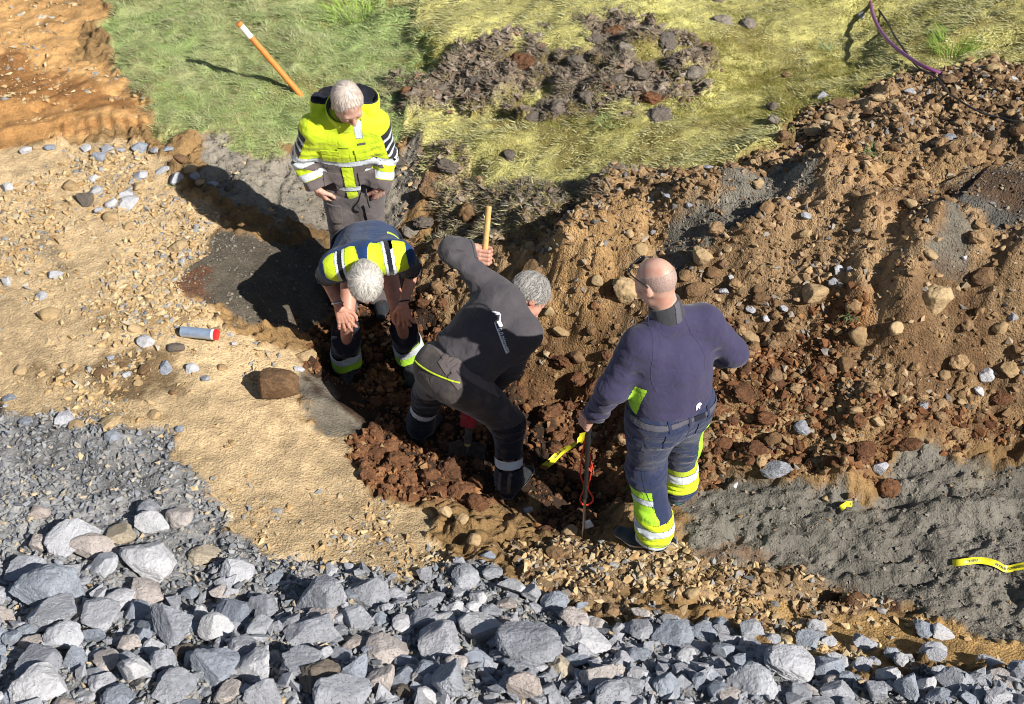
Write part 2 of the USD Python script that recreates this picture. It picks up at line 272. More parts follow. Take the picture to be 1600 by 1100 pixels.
for pts, wd, h, sd in [([(965,280),(925,330),(890,390),(850,430)], .17, .27, -.5), ([(1165,280),(1090,305),(1020,330)], .14, .20, -.5), ([(1290,260),(1285,320),(1200,385),(1110,415)], .16, .27, -.5), ([(1490,335),(1450,400),(1405,500),(1400,570)], .17, .26, -.5),
                       ([(1620,390),(1550,470),(1510,560)], .17, .22, -.5), ([(1350,300),(1345,420),(1325,540)], .13, .18, -.5), ([(1040,430),(1120,440),(1190,430)], .08, .07, 0), ([(1330,170),(1450,150),(1600,130)], .16, .07, 0),
                       ([(870,480),(930,520),(960,590)], .09, .09, 0), ([(1200,600),(1290,640),(1400,660),(1550,680)], .09, .08, 0), ([(1110,705),(1200,735),(1330,760)], .07, .05, 0), ([(560,680),(640,690),(700,760)], .06, .04, 0),
                       ([(1150,880),(1300,920),(1420,945)], .10, .05, 0), ([(1100,780),(1230,800),(1380,840)], .12, .045, 0), ([(1400,830),(1480,790),(1600,780)], .14, .05, 0), ([(650,245),(690,300),(720,350)], .08, .06, 0),
                       ([(1000,330),(1040,370),(1010,410)], .12, -.14, 0), ([(1255,350),(1180,400),(1110,440)], .09, -.12, 0), ([(1390,330),(1370,450),(1350,540)], .09, -.10, 0), ([(840,600),(900,640),(970,690)], .14, -.12, 0), ([(935,280),(895,315),(855,360)], .12, -.12, 0), ([(860,730),(910,765),(960,800)], .11, -.10, 0), ([(1060,600),(1160,650),(1260,690)], .07, -.05, 0)]:
    HGT += ridge(pts, wd * 1.25, h * .72, sd)
# trodden level under each foot
FEET = [(.65,4.365,-.012,.20),(.865,4.66,.006,.15),(-.51,5.51,-.352,.22),(.03,5.06,-.332,.22),(-1.03,6.02,-.368,.18),(-.64,6.12,-.368,.18),(-1.075,6.62,-.228,.14),(-.865,6.62,-.228,.14)]
for x, y, z, rr in FEET:
    w = np.exp(-np.maximum(np.hypot(GX - x, GY - y) / rr - .55, 0) ** 2 * 9)
    HGT += (z + .004 * n3 - HGT) * w
print("terrain ready")

# ------------------------------------------------------------------ materials of the ground and its stones
def ground_mat(name, scale, bump, rough=.95, contrast=.35, dist=.012):
    """Earth: the surveyed colour broken up by grain, with fine relief."""
    return usdkit.material(stage, f"/World/Looks/{name}", {
        "a": ("attribute", {"attribute": "tint"}), "g": ("geometry", {}),
        "n": ("noise_texture", {"scale": scale, "detail": 6, "roughness": .65}), "r": ("map_range", {"from_min": .25, "from_max": .75, "to_min": 1 - contrast, "to_max": 1 + contrast}),
        "v": ("voronoi_texture", {"scale": scale * 1.6}), "n2": ("noise_texture", {"scale": scale * .17, "detail": 4, "roughness": .6}), "r2": ("map_range", {"from_min": .3, "from_max": .7, "to_min": 1 - contrast * .55, "to_max": 1 + contrast * .55}), "rr": ("math", {"math_type": "multiply"}), "m": ("mix", {"mix_type": "multiply", "fac": 1.0}), "c": ("combine_color", {}),
        "h": ("math", {"math_type": "multiply_add", "value2": -.5}), "b": ("bump", {"strength": bump, "distance": dist}),
        "p": ("principled_bsdf", {"roughness": rough, "specular_ior_level": .2})},
        [("g.position", "n.vector"), ("g.position", "v.vector"), ("n.fac", "r.value"), ("g.position", "n2.vector"), ("n2.fac", "r2.value"), ("r.result", "rr.value1"), ("r2.result", "rr.value2"), ("rr.value", "c.r"), ("rr.value", "c.g"), ("rr.value", "c.b"), ("a.color", "m.color1"), ("c.color", "m.color2"), ("m.color", "p.base_color"),
         ("v.distance", "h.value1"), ("n.fac", "h.value3"), ("h.value", "b.height"), ("b.normal", "p.normal")], surface="p.BSDF")

def stone_mat(name, stops, scale=45, bump=.5, contrast=.3, spec=.25, pits=0.0, dist=.006):
    """Stone whose tone varies from one to the next, mottled and grainy."""
    nodes = {"o": ("object_info", {}), "ramp": ("rgb_ramp", {"ramp": stops}), "t": ("texture_coordinate", {}), "g": ("geometry", {}),
        "n": ("noise_texture", {"scale": scale, "detail": 6, "roughness": .7}), "n2": ("noise_texture", {"scale": scale * .17, "detail": 3, "roughness": .6}),
        "r": ("map_range", {"from_min": .25, "from_max": .75, "to_min": 1 - contrast, "to_max": 1 + contrast}), "r2": ("map_range", {"from_min": .3, "from_max": .7, "to_min": 1 - contrast * .6, "to_max": 1 + contrast * .6}),
        "x": ("math", {"math_type": "multiply"}), "c": ("combine_color", {}), "m": ("mix", {"mix_type": "multiply", "fac": 1.0}),
        "v": ("voronoi_texture", {"scale": scale * 2.2}), "vr": ("map_range", {"from_min": 0.05, "from_max": .3, "to_min": 1 - pits, "to_max": 1.0, "clamp": True}), "x2": ("math", {"math_type": "multiply"}),
        "hh": ("math", {"math_type": "multiply_add", "value2": .6}),
        "b": ("bump", {"strength": bump, "distance": dist}), "p": ("principled_bsdf", {"roughness": .9, "specular_ior_level": spec})}
    links = [("o.random", "ramp.fac"), ("g.position", "n.vector"), ("g.position", "n2.vector"), ("g.position", "v.vector"), ("n.fac", "r.value"), ("n2.fac", "r2.value"), ("r.result", "x.value1"), ("r2.result", "x.value2"),
             ("v.distance", "vr.value"), ("x.value", "x2.value1"), ("vr.result", "x2.value2"),
             ("x2.value", "c.r"), ("x2.value", "c.g"), ("x2.value", "c.b"), ("ramp.color", "m.color1"), ("c.color", "m.color2"), ("m.color", "p.base_color"), ("vr.result", "hh.value1"), ("n.fac", "hh.value3"), ("hh.value", "b.height"), ("b.normal", "p.normal")]
    return usdkit.material(stage, f"/World/Looks/{name}", nodes, links, surface="p.BSDF")

M = {}
M["ground"] = ground_mat("earth", 55, .9, contrast=.32)
M["soil"] = ground_mat("loose_soil", 60, 1.0, contrast=.38, dist=.016)
M["moss"] = ground_mat("moss_turf", 60, .7, contrast=.42, dist=.02)
M["grey"] = stone_mat("grey_basalt", [(0, C(158,160,167)), (.35, C(176,178,184)), (.7, C(188,188,193)), (1, C(168,171,179))], 48, 1.0, .26, pits=.5, dist=.012)
M["pink"] = stone_mat("pinkish_basalt", [(0, C(192,182,176)), (.5, C(198,189,184)), (1, C(184,172,164))], 48, 1.0, .26, pits=.5, dist=.012)
M["pale"] = stone_mat("pale_basalt", [(0, C(198,198,201)), (.5, C(209,208,210)), (1, C(190,192,198))], 42, 1.0, .20, pits=.3, dist=.010)
M["blue"] = stone_mat("blue_grey_basalt", [(0, C(146,153,165)), (.5, C(168,174,184)), (1, C(156,162,173))], 48, 1.0, .26, pits=.45, dist=.012)
M["dark"] = stone_mat("dark_basalt", [(0, C(112,102,92)), (.5, C(130,119,107)), (1, C(102,94,86))], 60, .9, .32, pits=.5, dist=.010)
M["buff"] = stone_mat("buff_grey_stone", [(0, C(178,164,142)), (.5, C(190,178,158)), (1, C(170,154,130))], 48, 1.0, .26, pits=.4, dist=.010)
M["soilclod"] = stone_mat("brown_soil_clod", [(0, C(124,96,68)), (.4, C(158,126,90)), (.8, C(184,152,112)), (1, C(140,112,84))], 60, 1.0, .4, dist=.012)
M["ashmix"] = stone_mat("ash_crumb", [(0, C(104,99,90)), (.5, C(138,132,120)), (.85, C(154,146,132)), (1, C(150,120,84))], 80, .6, .3, dist=.004)
M["lump"] = stone_mat("grey_lava_lump", [(0, C(136,126,114)), (.5, C(156,146,132)), (1, C(122,112,102))], 60, 1.0, .4, pits=.4, dist=.010)
M["tan"] = stone_mat("tan_stone", [(0, C(178,152,112)), (.5, C(194,168,128)), (1, C(168,140,102))], 50, .7, .28, dist=.008)
M["brown"] = stone_mat("brown_stone", [(0, C(132,102,72)), (.5, C(150,120,86)), (1, C(122,94,68))], 50, 1.0, .4, pits=.3, dist=.012)
M["rustclod"] = stone_mat("rust_brown_clod", [(0, C(118,80,54)), (.5, C(136,96,66)), (1, C(108,74,52))], 60, 1.0, .5, pits=.4, dist=.014)
M["gravelmix"] = stone_mat("crushed_gravel", [(0, C(112,114,120)), (.25, C(140,144,150)), (.5, C(164,166,168)), (.75, C(154,152,148)), (.9, C(184,176,162)), (1, C(212,184,140))], 60, .4, .2, dist=.004)
M["tanmix"] = stone_mat("tan_gravel", [(0, C(184,150,104)), (.45, C(208,178,130)), (.75, C(216,194,152)), (.88, C(172,168,162)), (1, C(136,138,142))], 60, .4, .22, dist=.004)
M["soilmix"] = stone_mat("soil_crumbs", [(0, C(112,86,60)), (.3, C(146,116,82)), (.6, C(176,146,108)), (.8, C(192,166,130)), (.92, C(160,152,142)), (1, C(122,119,116))], 70, .6, .3, dist=.005)
M["rustmix"] = stone_mat("rusty_crumbs", [(0, C(104,68,44)), (.5, C(134,90,58)), (.85, C(160,116,74)), (1, C(174,146,108))], 80, .9, .45, dist=.008)
M["lavamix"] = stone_mat("lava_crumbs", [(0, C(122,106,90)), (.5, C(154,138,120)), (.8, C(172,160,144)), (1, C(142,104,78))], 80, .9, .4, pits=.4, dist=.008)

# ------------------------------------------------------------------ the ground itself, split by what it is made of
view = (np.abs(GX) < .47 * GY + .95)
ny, nx = GX.shape
gyv, gxv = np.gradient(HGT, STEP)
NRM = np.dstack([-gxv, -gyv, np.ones_like(HGT)]); NRM /= np.linalg.norm(NRM, axis=2, keepdims=True)
iy, ix = np.mgrid[0:ny - 1, 0:nx - 1]
keep = view[:-1, :-1] & view[1:, 1:] & view[:-1, 1:] & view[1:, :-1]
greencell = (np.clip(Z["moss"] + Z["grass"], 0, 1) * (1 - np.clip(Z["lava"] * 1.4, 0, 1)))[:-1, :-1] > .5
heapcell = (Z["heap"][:-1, :-1] > .5) & ~greencell
def ground_piece(name, sel, mat, kind, label):
    a = (iy * nx + ix)[sel & keep]
    f = np.vstack([np.c_[a, a + 1, a + nx + 1], np.c_[a, a + nx + 1, a + nx]])
    used, inv = np.unique(f, return_inverse=True)
    v = np.c_[GX.ravel()[used], GY.ravel()[used], HGT.ravel()[used]]
    p = obj(name, (v, inv.reshape(-1, 3)), mat, tint=COL.reshape(-1, 3)[used])
    m = UsdGeom.Mesh(p)
    m.CreateNormalsAttr(Vt.Vec3fArray.FromNumpy(NRM.reshape(-1, 3)[used].astype(np.float32))); m.SetNormalsInterpolation("vertex")
    return tag(p, label, None, None, kind)
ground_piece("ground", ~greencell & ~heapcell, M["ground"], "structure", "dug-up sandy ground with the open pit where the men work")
ground_piece("soil_heap", heapcell, M["soil"], "structure", "long heap of dug-out brown soil rising behind the men on the right")
ground_piece("moss_carpet", greencell, M["moss"], "stuff", "yellow-green moss and turf covering the ground at the back")

# the land beyond the picture, a coarse sheet that carries on from the surveyed part to the horizon
rad = np.r_[0, np.geomspace(.6, 420, 30)]
cx0, cy0 = (X0 + X1) / 2, (Y0 + Y1) / 2
def far_height(x, y):
    xx, yy = np.clip(x, X0 + .1, X1 - .1), np.clip(y, Y0 + .1, Y1 - .1)
    d = np.hypot(x - xx, y - yy)
    h = sample(ndimage_smooth, xx, yy)
    bank = np.clip(2.6 - y, 0, 4) * .45 * (np.abs(x) < 40)
    return h * np.exp(-d / 14) + bank + (meshkit.fbm(np.c_[x * .05, y * .05, 0 * x], 4, 5) - .5) * np.clip(d * .15, 0, 3) - .06
ndimage_smooth = ndimage.gaussian_filter(BASE0, 12)
lin = np.r_[-np.geomspace(.35, 420, 34)[::-1], 0, np.geomspace(.35, 420, 34)]
fx = np.unique(np.r_[X0 - np.geomspace(.15, 420, 30), np.linspace(X0, X1, 40), X1 + np.geomspace(.15, 420, 30)])
fy = np.unique(np.r_[Y0 - np.geomspace(.15, 420, 30), np.linspace(Y0, Y1, 34), Y1 + np.geomspace(.15, 420, 30)])
FX, FY = np.meshgrid(fx, fy)
FZ = far_height(FX.ravel(), FY.ravel()).reshape(FX.shape)
jy, jx = np.mgrid[0:len(fy) - 1, 0:len(fx) - 1]
mx, my = (FX[:-1, :-1] + FX[1:, 1:]) / 2, (FY[:-1, :-1] + FY[1:, 1:]) / 2
hole = (np.abs(mx) < .47 * my + .55) & (my > Y0 + .3) & (my < Y1 - .35)
a = (jy * len(fx) + jx)[~hole]
_cs = [ndimage.gaussian_filter(COL[..., k], 14) for k in range(3)]
fc = np.stack([sample(c, np.clip(FX, -.45 * np.clip(FY, Y0, Y1) - .6, .45 * np.clip(FY, Y0, Y1) + .6), np.clip(FY, Y0 + .2, Y1 - .2)) for c in _cs], -1)
tag(obj("far_ground", (np.c_[FX.ravel(), FY.ravel(), FZ.ravel()], np.vstack([np.c_[a, a + 1, a + len(fx) + 1], np.c_[a, a + len(fx) + 1, a + len(fx)]])), M["ground"], smooth=True, tint=fc.reshape(-1, 3)), "open ground carrying on beyond the dug area", None, None, "structure")

# ------------------------------------------------------------------ stones
def rock_shape(seed, detail=2, angular=.55, fine=.035):
    """An uneven broken stone of about unit radius: a lump cut by flat broken faces, then chipped."""
    r = np.random.default_rng(seed)
    m = trimesh.creation.icosphere(subdivisions=detail + 1)
    v = m.vertices.copy()
    k = 15
    planes = r.normal(size=(k, 3)); planes /= np.linalg.norm(planes, axis=1, keepdims=True)
    dd = r.uniform(.42, .92, k); dd[9:] = r.uniform(.80, 1.0, k - 9)
    rad = np.full(len(v), 1.05)
    for n, d in zip(planes, dd):
        c = v @ n
        rad = np.where(c > .05, np.minimum(rad, d / np.maximum(c, .05)), rad)
    rad = angular * rad + (1 - angular) * (1 + .7 * (meshkit.fbm(v * 1.2 + seed, 2, seed % 97) - .5)) * .8
    w = v * rad[:, None]
    rad *= 1 + fine * 2 * (meshkit.fbm(w * 3.0 + seed * 1.7, 3, seed % 89) - .5) * 2 + fine * .9 * (meshkit.fbm(w * 11 + seed, 2, seed % 83) - .5) * 2
    return v * rad[:, None], np.array(m.faces)

def rot_random(r, flat=.35):
    q = trimesh.transformations.euler_matrix(r.normal(0, flat), r.normal(0, flat), r.uniform(0, 2 * math.pi))
    return q[:3, :3]

PLACED = [(x, y, .11) for x, y, _, _ in FEET]       # x, y, radius of every stone that is a thing of its own
ROCKS = []        # (prim, px, py, size, tone, kind)
def put_rock(name, px, py, w, h, tone, sink=.3, seed=0, angular=.6, detail=2, fine=.04, stretch=None, lift=0.0):
    r = np.random.default_rng(seed + 17)
    p = hit(px, py + h * .18)
    s = mpp(p)
    W, H = w * s, h * s
    dep = W * r.uniform(.72, .95)
    hgt = float(np.clip((H - .62 * dep) / .72, .5 * W, 1.15 * W)) if stretch is None else W * stretch
    v, f = rock_shape(seed, detail, angular, fine)
    v = v / np.abs(v).max(0) * np.array([W, dep, hgt]) / 2
    yaw = r.normal(0, .35); t = r.normal(0, .22)
    v = v @ trimesh.transformations.euler_matrix(t, r.normal(0, .2), yaw)[:3, :3].T
    c = np.array([p[0], p[1], p[2] + hgt * (.5 - sink) + lift])
    prim = obj(name, (v, f), M[tone], smooth=angular <= .8)
    UsdGeom.Xformable(prim).AddTranslateOp().Set(Gf.Vec3d(*c.tolist()))
    PLACED.append((c[0], c[1], max(W, dep) * .5))
    return prim

Azm, Bzm, Czm = (0, 680, .3817), (500, 680, .3819), (1100, 680, .3817)
BANK = []
for (ox, oy, k), rows in ((Azm, [(165,445,90,95,'pink'),(310,425,210,150,'pale'),(390,470,190,110,'pink'),(485,415,150,65,'buff'),(430,530,140,90,'pale'),(610,510,240,120,'pale'),(615,300,100,75,'grey'),(620,370,150,100,'pale'),(740,340,115,125,'pink'),(165,315,85,65,'pink'),(845,490,130,90,'buff'),
   (960,545,155,130,'pale'),(110,560,150,90,'grey'),(205,595,110,70,'grey'),(200,650,270,130,'blue'),(235,730,220,110,'grey'),(420,730,180,170,'grey'),(265,830,150,130,'pale'),(390,825,90,100,'blue'),(25,735,80,100,'pink'),(600,650,160,90,'pink'),(710,770,210,190,'grey'),(885,790,125,150,'pale'),
   (950,720,160,130,'blue'),(1090,690,150,130,'grey'),(900,640,100,70,'pink'),(1310,655,220,160,'grey'),(1450,650,100,80,'blue'),(1075,790,110,90,'grey'),(1190,770,140,90,'grey'),(1270,810,210,80,'grey'),(1330,750,140,70,'pink'),(590,825,100,90,'blue'),(525,865,110,50,'pink'),(150,945,210,120,'grey'),
   (315,920,130,130,'blue'),(440,915,130,100,'pink'),(565,970,140,160,'pale'),(880,930,190,160,'blue'),(1050,960,200,130,'pale'),(1255,930,200,140,'grey'),(200,1040,260,110,'pale'),(720,1020,180,120,'grey'),(930,1050,140,100,'pink'),(670,920,120,130,'grey'),(1000,860,130,100,'grey'),(740,880,120,90,'dark'),
   (60,640,110,80,'blue'),(790,920,80,100,'blue'),(1430,740,110,90,'grey'),(50,1070,120,70,'blue'),(430,1000,120,110,'grey'),(560,720,110,60,'blue'),(1100,1070,180,70,'grey'),(1300,1020,220,90,'dark'),(490,1075,140,60,'blue'),(770,650,90,60,'blue'),(1120,585,80,60,'blue'),(60,830,80,90,'blue'),(330,650,60,50,'blue')]),
  (Bzm, [(45,650,110,130,'grey'),(195,660,180,120,'grey'),(570,520,70,60,'pale'),(610,590,140,80,'grey'),(700,555,90,70,'grey'),(795,610,130,120,'pale'),(640,660,90,70,'pale'),(560,655,70,80,'grey'),(770,690,90,50,'pink'),(870,650,90,110,'grey'),(325,680,50,50,'pale'),(400,670,60,50,'blue'),(150,745,140,110,'grey'),
   (340,770,110,70,'pale'),(430,745,130,90,'grey'),(640,790,230,150,'pale'),(700,730,90,50,'grey'),(470,850,230,130,'grey'),(280,865,170,110,'pink'),(540,990,150,210,'grey'),(640,920,130,100,'blue'),(860,860,270,130,'grey'),(1090,850,190,100,'pale'),(1100,780,90,40,'grey'),(980,940,120,130,'buff'),(1140,970,150,140,'pink'),
   (830,940,160,100,'grey'),(840,1030,150,140,'pink'),(790,1010,140,130,'grey'),(940,1050,100,100,'grey'),(1310,800,130,90,'grey'),(1430,780,110,50,'pale'),(1430,840,190,70,'blue'),(1510,910,120,110,'pale'),(1270,1030,130,130,'grey'),(1430,1020,140,120,'blue'),(1200,1080,150,50,'grey'),(255,995,120,150,'pink'),
   (100,1080,230,50,'grey'),(360,1040,110,100,'dark'),(450,1070,110,70,'pale'),(20,890,70,120,'grey'),(100,900,100,90,'grey'),(160,960,130,100,'blue'),(1300,910,110,60,'blue'),(1550,1010,80,90,'blue'),(1215,790,50,70,'grey'),(690,490,60,40,'blue'),(960,690,110,50,'blue'),(1070,700,50,60,'blue')]),
  (Czm, [(470,780,100,85,'pale'),(905,790,100,70,'blue'),(975,805,90,70,'pale'),(945,905,90,60,'grey'),(815,920,80,60,'pale'),(1275,985,65,90,'grey'),(80,880,130,110,'blue'),(165,850,60,110,'grey'),(350,945,210,100,'pale'),(190,1020,200,150,'pale'),(490,950,150,110,'blue'),(530,1040,150,110,'grey'),(690,1040,100,140,'grey'),
   (745,990,100,110,'pale'),(825,1035,110,140,'blue'),(900,1020,90,90,'pale'),(1010,1015,140,90,'grey'),(1120,1010,100,60,'grey'),(380,1050,110,110,'grey'),(100,1070,120,90,'pink'),(690,925,60,50,'grey'),(1200,1075,120,50,'grey'),(960,1080,110,50,'blue'),(30,980,80,60,'blue'),(60,1040,90,90,'blue'),(1080,1085,100,40,'blue'),(590,990,80,60,'blue'),(250,930,70,60,'blue')])):
    BANK += [(ox + k * x, oy + k * y, k * w, k * h, t) for x, y, w, h, t in rows]
for i, (px, py, w, h, t) in enumerate(BANK):
    ROCKS.append((put_rock("bank_rock", px, py, w * 1.09, h * 1.14, t, .12, 1000 + i, .97, 3 if w > 44 else 2, .05), px, py, w, t, "bank"))
# smaller rocks wedged between them
rng = np.random.default_rng(5)
tries = 0; nfill = 0
while nfill < 118 and tries < 12000:
    tries += 1
    px, py = rng.uniform(-20, 1620), rng.uniform(890, 1105)
    if py < 925 + max(0, (px - 700)) * .105 or (rng.random() < .5 and py < 960): continue
    w = rng.uniform(26, 56)
    p = hit(px, py); s = mpp(p)
    q = np.array(PLACED)
    d = np.hypot(q[:, 0] - p[0], q[:, 1] - p[1]) - q[:, 2] * .58 - w * s * .26
    if d.min() < 0: continue
    t = rng.choice(['grey', 'grey', 'blue', 'blue', 'pale', 'pink'])
    ROCKS.append((put_rock("bank_rock", px, py, w, w * rng.uniform(.6, .9), t, .22, 3000 + tries, .97, 2, .05), px, py, w, t, "bank")); nfill += 1
print("bank rocks", len(ROCKS))

STONES = []
for (ox, oy, k), rows in (((0, 0, .3127), [(135,750,70,60,'pale'),(255,735,60,50,'blue'),(425,745,70,50,'pale'),(500,780,80,50,'blue'),(535,745,70,45,'grey'),(710,735,100,60,'blue'),(775,745,50,45,'grey'),(835,745,65,50,'blue'),(605,745,50,40,'grey'),(900,790,70,70,'brown'),(945,840,80,60,'tan'),(885,890,80,90,'pale'),(970,880,60,70,'blue'),
    (1000,910,50,35,'tan'),(705,870,80,70,'pale'),(690,925,80,70,'tan'),(815,850,80,60,'pale'),(630,970,70,60,'pale'),(645,1015,110,50,'pale'),(555,1010,80,80,'pale'),(490,945,90,80,'pale'),(435,995,110,70,'dark'),(1060,915,70,60,'grey'),(1145,935,50,50,'dark'),(500,1050,60,50,'grey'),(560,1085,90,40,'tan'),(465,885,60,50,'pale'),(360,930,80,50,'tan'),(185,735,45,40,'tan'),(40,935,70,70,'pale')]),
   ((0, 344, .3127), [(885,130,120,70,'tan'),(640,30,60,50,'tan'),(740,600,110,80,'pale'),(880,635,90,80,'dark'),(670,540,70,50,'tan'),(825,730,85,80,'blue'),(960,735,70,70,'pale'),(1025,790,60,40,'grey'),(1110,730,60,50,'tan'),(245,455,110,80,'tan'),(35,300,60,80,'pale'),(330,725,60,50,'tan'),(105,745,70,50,'tan'),(1525,675,120,80,'tan'),(555,685,45,35,'blue'),
    (640,770,60,35,'pale'),(210,380,60,40,'grey'),(715,745,90,60,'brown'),(505,760,80,60,'brown'),(550,1005,130,90,'tan'),(380,1025,90,60,'tan'),(135,1000,80,60,'blue'),(320,990,100,50,'grey'),(905,1040,55,50,'blue'),(50,880,70,60,'blue'),(775,965,80,50,'tan'),(560,1080,100,40,'blue'),(965,465,35,30,'tan'),(1495,745,60,40,'pale'),(285,275,80,40,'pale'),(910,205,50,40,'pale'),(850,385,45,35,'tan'),(610,720,60,40,'brown'),(1075,555,70,40,'tan'),(860,860,50,35,'brown'),(690,810,50,40,'tan'),(1165,615,45,30,'pale')]),
   ((800, 250, .3127), [(940,475,130,170,'tan'),(1010,555,100,90,'brown'),(860,575,90,70,'brown'),(910,640,120,110,'brown'),(560,640,130,190,'tan'),(105,545,160,100,'brown'),(185,755,60,90,'tan'),(240,855,100,70,'tan'),(590,365,50,60,'tan'),(640,440,80,70,'tan'),(95,425,60,50,'tan'),(1510,650,170,140,'tan'),(1275,235,80,60,'brown'),(885,225,35,55,'grey'),(780,180,50,40,'grey'),(1235,105,60,60,'tan'),
    (430,600,70,80,'tan'),(1190,880,100,90,'tan'),(1230,645,60,50,'brown'),(1060,650,70,40,'grey'),(1190,745,60,40,'grey'),(1270,785,50,45,'pale'),(1080,440,50,50,'tan'),(705,360,35,50,'grey'),(250,200,35,35,'pale'),(980,40,70,50,'grey'),(885,100,45,40,'tan'),(1100,590,50,30,'pale'),(1470,275,60,50,'grey'),(1465,360,70,60,'tan'),(1380,190,35,25,'pale'),(400,850,60,70,'brown'),(150,900,70,80,'brown'),(330,970,90,90,'brown')]),
   ((1100, 344, .3127), [(670,245,60,60,'pale'),(725,240,35,60,'grey'),(1130,165,80,80,'tan'),(1395,275,150,90,'brown'),(1150,390,150,210,'tan'),(955,540,80,120,'tan'),(765,560,100,170,'tan'),(500,1030,110,90,'grey'),(1405,770,80,90,'pale'),(1530,740,110,100,'tan'),(1480,530,90,100,'tan'),(1560,640,60,60,'brown'),(1375,855,80,50,'pale'),(870,1000,80,70,'tan'),(760,945,80,60,'tan'),(1280,900,60,50,'tan'),
    (1100,920,60,50,'grey'),(645,310,50,60,'grey'),(395,440,50,35,'grey'),(230,440,50,40,'grey'),(315,485,50,40,'pale'),(1300,185,30,40,'pale'),(1200,770,60,70,'tan'),(940,860,60,50,'tan'),(1495,140,40,40,'tan'),(705,710,90,100,'brown'),(1545,480,60,60,'grey'),(990,890,50,60,'tan')]),
   ((1100, 0, .3127), [(390,675,95,110,'brown'),(555,645,110,95,'tan'),(680,530,120,65,'brown'),(785,505,60,50,'tan'),(600,480,70,45,'grey'),(1210,690,115,85,'grey'),(1030,455,70,55,'grey'),(870,485,65,60,'tan'),(1545,390,60,45,'pale'),(1440,340,80,40,'tan'),(1190,470,70,60,'tan'),(25,840,60,55,'grey'),(630,580,60,50,'tan'),(710,595,60,45,'tan'),(1035,1010,80,60,'tan'),(405,790,40,40,'tan'),
    (245,805,45,35,'tan'),(270,915,60,70,'tan'),(785,75,40,50,'grey'),(515,400,45,30,'dark'),(405,375,45,30,'brown'),(1400,730,50,50,'brown'),(1490,480,50,40,'tan'),(950,505,55,45,'tan'),(1100,640,50,45,'brown')]),
   ((500, 680, .3819), [(510,310,70,80,'tan'),(580,340,60,60,'tan'),(630,420,60,60,'tan'),(1025,385,80,60,'tan'),(960,470,90,70,'brown'),(1500,470,40,40,'tan'),(1525,640,70,60,'tan'),(1100,635,35,50,'tan'),(1485,710,55,40,'tan'),(855,300,50,40,'pale'),(275,400,35,30,'blue'),(1310,715,45,40,'tan'),(15,545,40,45,'tan')]),
   ((1100, 680, .3817), [(570,710,40,50,'tan'),(500,255,40,35,'tan'),(125,205,40,30,'pale'),(290,135,130,90,'grey'),(720,130,70,100,'grey'),(590,245,40,60,'brown'),(700,770,40,30,'tan'),(600,870,60,50,'tan'),(680,845,70,45,'tan'),(330,830,70,50,'tan'),(180,715,50,40,'tan'),(290,735,40,40,'tan'),(870,805,40,40,'brown')])):
    STONES += [(ox + k * x, oy + k * y, k * w, k * h, t) for x, y, w, h, t in rows]
for i, (px, py, w, h, t) in enumerate(STONES):
    ang, fine = (.72, .06) if t in ('tan', 'brown') else (.9, .04)
    ROCKS.append((put_rock("stone", px, py, w * 1.03, h * 1.03, t, .28, 5000 + i, ang, 3 if w > 34 else 2, fine), px, py, w, t, "stone"))
# lumps of dug-out earth and lava around the pit and in the moss
CLODS = [(700,732,46,56,'rustclod'),(672,738,34,34,'rustclod'),(684,765,34,26,'rustclod'),(720,765,46,34,'rustclod'),(745,752,36,30,'rustclod'),(588,705,40,36,'rustclod'),(620,715,40,34,'rustclod'),(640,742,30,26,'rustclod'),(699,668,26,26,'rustclod'),(745,785,40,24,'rustclod'),
         (860,640,44,40,'rustclod'),(905,590,44,40,'rustclod'),(880,560,40,36,'rustclod'),(930,600,44,36,'rustclod'),(870,700,46,36,'rustclod'),(900,740,40,30,'rustclod'),(935,740,36,30,'rustclod'),(960,765,34,26,'rustclod'),(1010,585,40,34,'rustclod'),(1120,640,40,30,'rustclod'),(1160,610,44,34,'rustclod'),(1200,650,40,34,'rustclod'),(1180,700,40,30,'rustclod'),(1130,690,36,30,'rustclod'),
         (1350,700,40,30,'rustclod'),(1420,690,44,34,'rustclod'),(1390,760,40,30,'rustclod'),(1560,620,40,34,'rustclod'),(814,91,46,44,'rustclod'),(1020,150,40,34,'rustclod'),(960,45,36,30,'rustclod'),(640,140,34,28,'rustclod'),(620,250,34,34,'dark'),(700,255,40,34,'dark'),(672,300,40,30,'brown'),(660,345,40,34,'dark'),(730,330,30,44,'brown'),(745,350,28,28,'rustclod'),(640,360,30,26,'lump'),(690,380,36,28,'brown'),
         (1030,178,46,26,'lump'),(1040,60,40,30,'dark'),(960,120,36,28,'dark'),(900,90,36,32,'dark'),(870,165,34,26,'dark'),(1000,110,34,26,'dark'),(920,150,34,26,'dark'),(1085,110,36,30,'lump'),(690,135,34,24,'dark'),(740,125,34,26,'dark'),(1050,95,30,24,'dark'),(930,60,34,28,'dark'),(830,180,30,20,'dark'),(980,75,34,24,'lump'),(795,240,24,26,'dark'),(790,320,16,14,'grey'),(1120,-5,30,20,'dark'),(1130,30,36,14,'lump'),(1170,36,30,12,'lump'),(1205,165,24,30,'lump'),(1210,185,24,24,'lump')]
for i, (px, py, w, h, t) in enumerate(CLODS):
    ROCKS.append((put_rock("clod", px, py, w, h, t, .42 if py < 260 else .3, 7000 + i, .3, 3 if w > 36 else 2, .16), px, py, w, t, "clod"))
boulder = put_rock("boulder", 432, 603, 78, 84, "brown", .12, 8129, .72, 3, .045, stretch=.80)
tag(boulder, "big rounded brown boulder alone at the left edge of the pit", "boulder")

